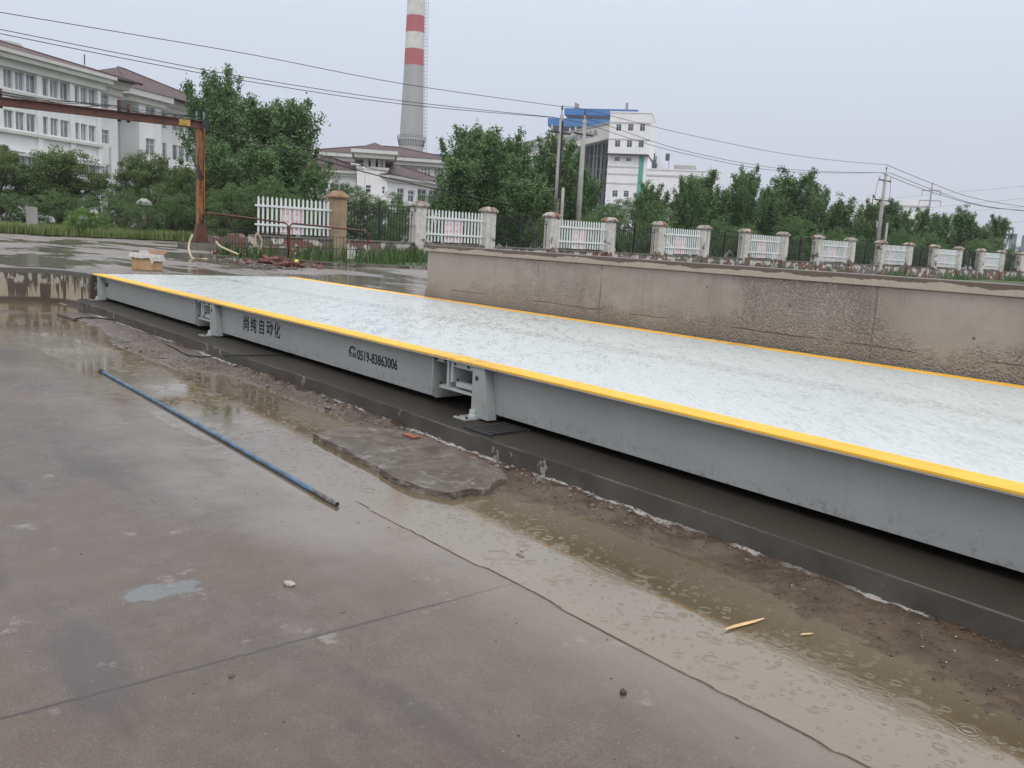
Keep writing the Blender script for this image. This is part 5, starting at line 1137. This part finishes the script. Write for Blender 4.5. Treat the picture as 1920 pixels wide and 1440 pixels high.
# receding side bay of the boiler house (right flank)
sb = F.thing("boiler_flank", "receding white upper flank with dark openings right of the plant tower", "building")
u0_ = b_2-.6; zs0 = F.uv(1226, 268, 16)[1]; zs1 = zl+.31; vv = 16; mb = MB(); opn = []
Lf = 95
for k in range(12): v0_ = 6+k*7.4; opn.append((v0_, v0_+3.0, zs1+1.0, zs0-3.4))
us = [0, Lf]; mm = MB(); facade(mm, 0, Lf, zs1, zs0, 0, opn, .6); mm.v = [(u0_-y, 16.1+x, z) for x, y, z in mm.v]
mm.quad((u0_-25, 16.1, zs0), (u0_, 16.1, zs0), (u0_, 16.1+Lf, zs0), (u0_-25, 16.1+Lf, zs0)); mm.build("wall", M['white'], sb)
MB().quad((u0_-1.5, 16.2, zs1), (u0_-1.5, 16+Lf, zs1), (u0_-1.5, 16+Lf, zs0), (u0_-1.5, 16.2, zs0)).build("interior_wall", M['shade_dark'], sb)  # near-black backing paints the shade inside the openings
mb = MB()
for k in range(5): mb.tube([(u0_+.7, 17+k*4, zs1), (u0_+.7, 17+k*4, zs1+4+(k % 2)*2)], .22, 6).tube([(u0_+.7, 17+k*4, zs1+3), (u0_+.7, 21+k*4, zs1+4.5)], .15, 5)
mb.build("pipework", M['dsteel'], sb)
q = F.uv(1253, 288, 100); MB().box(q[0]-.9, q[0]+.5, 100, 101, q[1]-2.5, q[1]).box(q[0]+.45, q[0]+.6, 100, 100.2, zs1, q[1]).build("roof_vent", M['dsteel'], sb)
# blue boiler hall
bb = F.thing("boiler_house", "plant house with two overlapping bright blue clad storeys above dark steel structure", "building")
D = 18
def slab(l, t, r, b, lo, v0, v1, name, mat, ch=0):   # chamfered lower left corner
    A = F.uv(l, t, v0); B = F.uv(r, t, v0); C = F.uv(r, b, v0); E = F.uv(l, b, v0); K = F.uv(lo, b+ch, v0)
    m_ = MB().prism([(A[0], A[1]), (E[0], E[1]), (B[0], E[1]), (B[0], A[1])], 1, v0, v1); m_.build(name, M[mat], bb)
    if ch: MB().prism([(E[0], E[1]-.01), (K[0], K[1]), (B[0], K[1]), (B[0], E[1]-.01)], 1, v0+.1, v1).build("sloping_soffit", M['dsteel'], bb)
slab(1058, 202.5, 1196, 215, 1068, D+9, D+45, "upper_storey", 'blue', 6.5)
slab(1027, 221, 1150, 236, 1041, D, D+30, "lower_storey", 'blue', 8)
q0 = F.uv(1041, 244, D+4); q1 = F.uv(1146, 244, D+4); MB().box(q0[0], q1[0], D+4, D+28, 20, q0[1]).build("dark_wall", M['dsteel'], bb)
q0 = F.uv(1092, 260, D+2); q1 = F.uv(1146, 260, D+2); MB().box(q0[0]-2, q1[0], D+3.9, D+29, HI, q0[1]+3).build("dark_wall", M['shade_dark'], bb)
q = F.uv(1112, 243, D); MB().box(q[0]-1, q[0]+6, D-.3, D-.05, F.uv(1112, 246, D)[1], F.uv(1112, 232, D)[1]).build("blue_panel", M['blue'], bb)
mb = MB()
for px in (1113, 1119, 1127): 
    q = F.uv(px, 300, D-4); q2 = F.uv(px, 262, D-4); mb.tube([(q[0], D-4, HI), (q[0], D-4, q2[1]+1)], .28, 8)
mb.build("riser_pipe", simple('dull_riser_steel', (.22, .235, .25), .6, .1), bb); mb = MB()
for py in (292, 317, 340, 361):
    q = F.uv(1103, py, D-3); q2 = F.uv(1141, py+2, D-3); mb.box(q[0], q2[0], D-3.2, D-2.8, q[1]-.25, q[1]+.25)
for (x0_, y0_, x1_, y1_) in ((1100, 310, 1113, 335), (1100, 345, 1113, 368), (1103, 268, 1126, 291), (1128, 268, 1118, 291), (1125, 320, 1138, 340)):
    q = F.uv(x0_, y0_, D-3); q2 = F.uv(x1_, y1_, D-3); mb.tube([(q[0], D-3, q[1]), (q2[0], D-3, q2[1])], .22, 5)
for px in (1098, 1105, 1134): q = F.uv(px, 300, D-3); mb.box(q[0]-.3, q[0]+.3, D-3.3, D-2.7, HI, F.uv(px, 265, D-3)[1])
mb.build("steel_framework", simple("hazy_framework_steel", (.12, .13, .155), .6, .2), bb)
mb = MB()
for px, py in ((1080, 193), (1084, 195), (1176, 193)): q = F.uv(px, py, D+20); mb.tube([(q[0], D+20, q[1]-4), (q[0], D+20, q[1])], .4, 8)
mb.build("vent_stack", M['pole'], bb)
mb = MB()
for px, py in ((1047, 240), (1057, 240), (1068, 239), (1081, 240), (1064, 243)): q = F.uv(px, 240, D+1); mb.box(q[0]-.5, q[0]+.5, D+1, D+2, F.uv(px, 256, D+1)[1], F.uv(px, 236, D+1)[1])
mb.box(F.uv(1045, 250, D)[0], F.uv(1100, 250, D)[0], D-.5, D+4, F.uv(1045, 252, D)[1]-.3, F.uv(1045, 252, D)[1]+.4); mb.build("steel_framework", M['steel2'], bb)
# inclined conveyor gallery
cg = F.thing("conveyor_gallery", "inclined pale conveyor gallery with a strip of windows climbing to the plant tower", "conveyor gallery")
v0_ = D-8; P = [F.uv(1143, 231, v0_), F.uv(1143, 259, v0_)]; Q = [F.uv(940, 279, v0_), F.uv(940, 312, v0_)]
P0, P1 = (P[0][0], P[0][1]), (P[1][0], P[1][1]); Q0, Q1 = (Q[0][0], Q[0][1]), (Q[1][0], Q[1][1])
MB().prism([P0, P1, Q1, Q0], 1, v0_, v0_+6).build("gallery_body", simple("cream_cladding", (.56, .54, .50), .7, .08, .3), cg)
MB().prism([(P0[0]+.1, P0[1]+.0), (P0[0]+.1, P0[1]+.35), (Q0[0], Q0[1]+.35), (Q0[0], Q0[1])], 1, v0_-.4, v0_+6.3).build("gallery_roof", M['pole'], cg)
lp2 = lambda t, f: (P0[0]+(Q0[0]-P0[0])*t, (P0[1]+(Q0[1]-P0[1])*t)*(1-f)+(P1[1]+(Q1[1]-P1[1])*t)*f)
MB().prism([lp2(.115, .22), lp2(.10, .62), lp2(.98, .62), lp2(.98, .22)], 1, v0_-.08, v0_-.005).build("window_strip", M['glass'], cg)
mb = MB()
for k in range(30): t = .13+k*.029; a1, a2 = lp2(t, .23), lp2(t, .61); mb.prism([(a1[0]-.06, a1[1]), (a1[0]+.06, a1[1]), (a2[0]+.06, a2[1]), (a2[0]-.06, a2[1])], 1, v0_-.12, v0_-.082)
mb.build("mullion", M['steel2'], cg)
mb = MB()
for t in (.30, .62, .95): a1 = lp2(t, 1); mb.box(a1[0]-.6, a1[0]+.6, v0_+1, v0_+5, HI, a1[1])
mb.build("support_pier", M['grey'], cg)
# blue low shed glimpsed behind the trees left of the middle group
q = ond(862, 293, 230); o = MB().box(-7, 7, -4, 4, HI, q.z).build("blue_shed", M['blue']); o.location = (q.x, q.y, 0); o.rotation_euler = (0, 0, F.rz); tag(o, "bright blue shed roof edge peeping out left of the middle trees", "shed")
# ---- chimney
cp = ond(771.5, 260, 350); ch = thing("chimney", "tall tapering concrete chimney with red and white bands and a railed platform", "chimney", (cp.x, cp.y, 0))
def rad(py): return {0: 15.2, 124: 17.0, 240: 20.3, 275: 21.0}[py]/FPX*math.hypot(cp.x, cp.y)*1.02
zz_ = {k: ond(775, k, 350).z for k in (0, 124, 240, 275)}
ztop = zz_[0]+22
MB().tube([(0, 0, 0), (0, 0, zz_[275]), (0, 0, zz_[240]), (0, 0, zz_[124]), (0, 0, zz_[0]), (0, 0, ztop)], [rad(275)*1.12, rad(275), rad(240), rad(124), rad(0), rad(0)*.93], 48).build("shaft", M['chim'], ch, smooth=True)
zp = ond(771, 262, 350).z; R_ = 25.5/FPX*350; ring = [(R_*math.cos(t), R_*math.sin(t)) for t in np.linspace(0, 2*math.pi, 49)]
MB().tube([(0, 0, zp-2.6), (0, 0, zp-.2), (0, 0, zp-.2), (0, 0, zp+.1)], [rad(275)*.99, R_*.96, R_, R_], 48, False).tube([(0, 0, zp+.08), (0, 0, zp+.1)], [R_, R_], 48).build("platform", M['grey'], ch)
mb = MB()
for hh_ in (.7, 1.3): mb.tube([(x, y, zp+hh_) for x, y in ring], .06, 4, False)
for x, y in ring[::2]: mb.tube([(x, y, zp), (x, y, zp+1.35)], .05, 4)
mb.build("railing", M['dsteel'], ch)
mb = MB()
for x, y in ring[:-1:1]: mb.tube([(x*.84, y*.84, zp-2.6), (x*.96, y*.96, zp-.1)], .12, 4)
mb.build("platform_bracket", M['dsteel'], ch)
rv = Vector((-ray(775, 300)[1], ray(775, 300)[0], 0)).normalized()*-1
mb = MB(); zl_ = []
z = 2
while z < ztop-2:
    rr2 = np.interp(z, [0, zz_[275], zz_[240], zz_[124], zz_[0], ztop], [rad(275)*1.12, rad(275), rad(240), rad(124), rad(0), rad(0)*.93]); c = rv*(rr2+.75); zl_.append((c, z))
    o_ = rv*(rr2+.0); mb.tube([(o_.x, o_.y, z), (c.x*1.08, c.y*1.08, z)], .09, 4); z += 1.3
for off in (.0, .9):
    mb.tube([tuple(c+rv*(off-.35))[:2]+(z,) for c, z in zl_], .07, 4)
mb.build("ladder", simple("pinkish_ladder_steel", (.35, .30, .31), .6, .1), ch)
# ---- far white shed and hazy plant
F = FR(ond(1640, 480, 260), Vector(ray(1640, 480)).cross(Vector((0, 0, 1))).xy); ws = F.thing("white_shed", "far white metal shed with a sloping left roof behind the right tree row", "shed")
g0, g1, g2 = F.uv(1597, 388), F.uv(1636, 371.5), F.uv(1741, 374.5)
MB().prism([(g0[0], HI), (g0[0], g0[1]), (g1[0], g1[1]), (g2[0], g1[1]-.15), (g2[0], HI)], 1, 0, 30).build("wall", M['white'], ws)
z = F.uv(1700, 388)[1]; MB().box(g1[0]+3, g2[0]+.1, -.2, -.01, z, z+.5).build("ledge", M['grey'], ws)
F = FR(ond(1890, 500, 420), Vector(ray(1890, 500)).cross(Vector((0, 0, 1))).xy); hpn = F.thing("hazy_plant", "hazy blue-grey plant structures at the right edge behind the last poplar", "industrial plant")
def fb(l, t, r, b, v0, v1, m_): q = F.rect(l, t, r, b, v0); m_.box(q[0], q[1], v0, v1, HI, q[3]); return q
mb = MB(); fb(1888, 438, 1902, 520, 0, 12, mb); fb(1902, 462, 1912, 520, 3, 14, mb); fb(1912, 442, 1990, 520, 6, 30, mb); mb.build("process_block", simple("blue_grey_plant", (.20, .22, .28), .8, .2, .2), hpn)
mb = MB(); q = F.rect(1886, 429, 1899, 438, 0)
for uu in (q[0], (q[0]+q[1])/2, q[1]):
    for v_ in (0, 8): mb.box(uu-.3, uu+.3, v_, v_+.6, q[2]-2, q[3])
mb.box(q[0]-.3, q[1]+.3, -.2, 8.8, q[3], q[3]+.6).box(q[0]-1.2, q[1]+1.2, -1.2, 9, q[2]-.6, q[2]); mb.build("top_frame", simple("violet_grey_steel", (.16, .15, .20), .7, .1), hpn)
q = F.rect(1905, 445, 1908, 500, -2); MB().box(q[0], q[1], -2, -1, HI, q[3]).build("downcomer", M['white'], hpn)
# ================================================================== rain haze
hz_ = MB().box(-560, 60, -300, 560, -1.2, 135).build("haze", None); tag(hz_, kind='stuff')
hm = bpy.data.materials.new("rain_haze"); hm.use_nodes = True; nt_ = hm.node_tree; nt_.nodes.clear(); ou = nt_.nodes.new("ShaderNodeOutputMaterial"); pv = nt_.nodes.new("ShaderNodeVolumePrincipled")
pv.inputs["Color"].default_value = (.93, .95, 1.0, 1); pv.inputs["Density"].default_value = .0003; nt_.links.new(pv.outputs[0], ou.inputs["Volume"]); hz_.data.materials.append(hm)
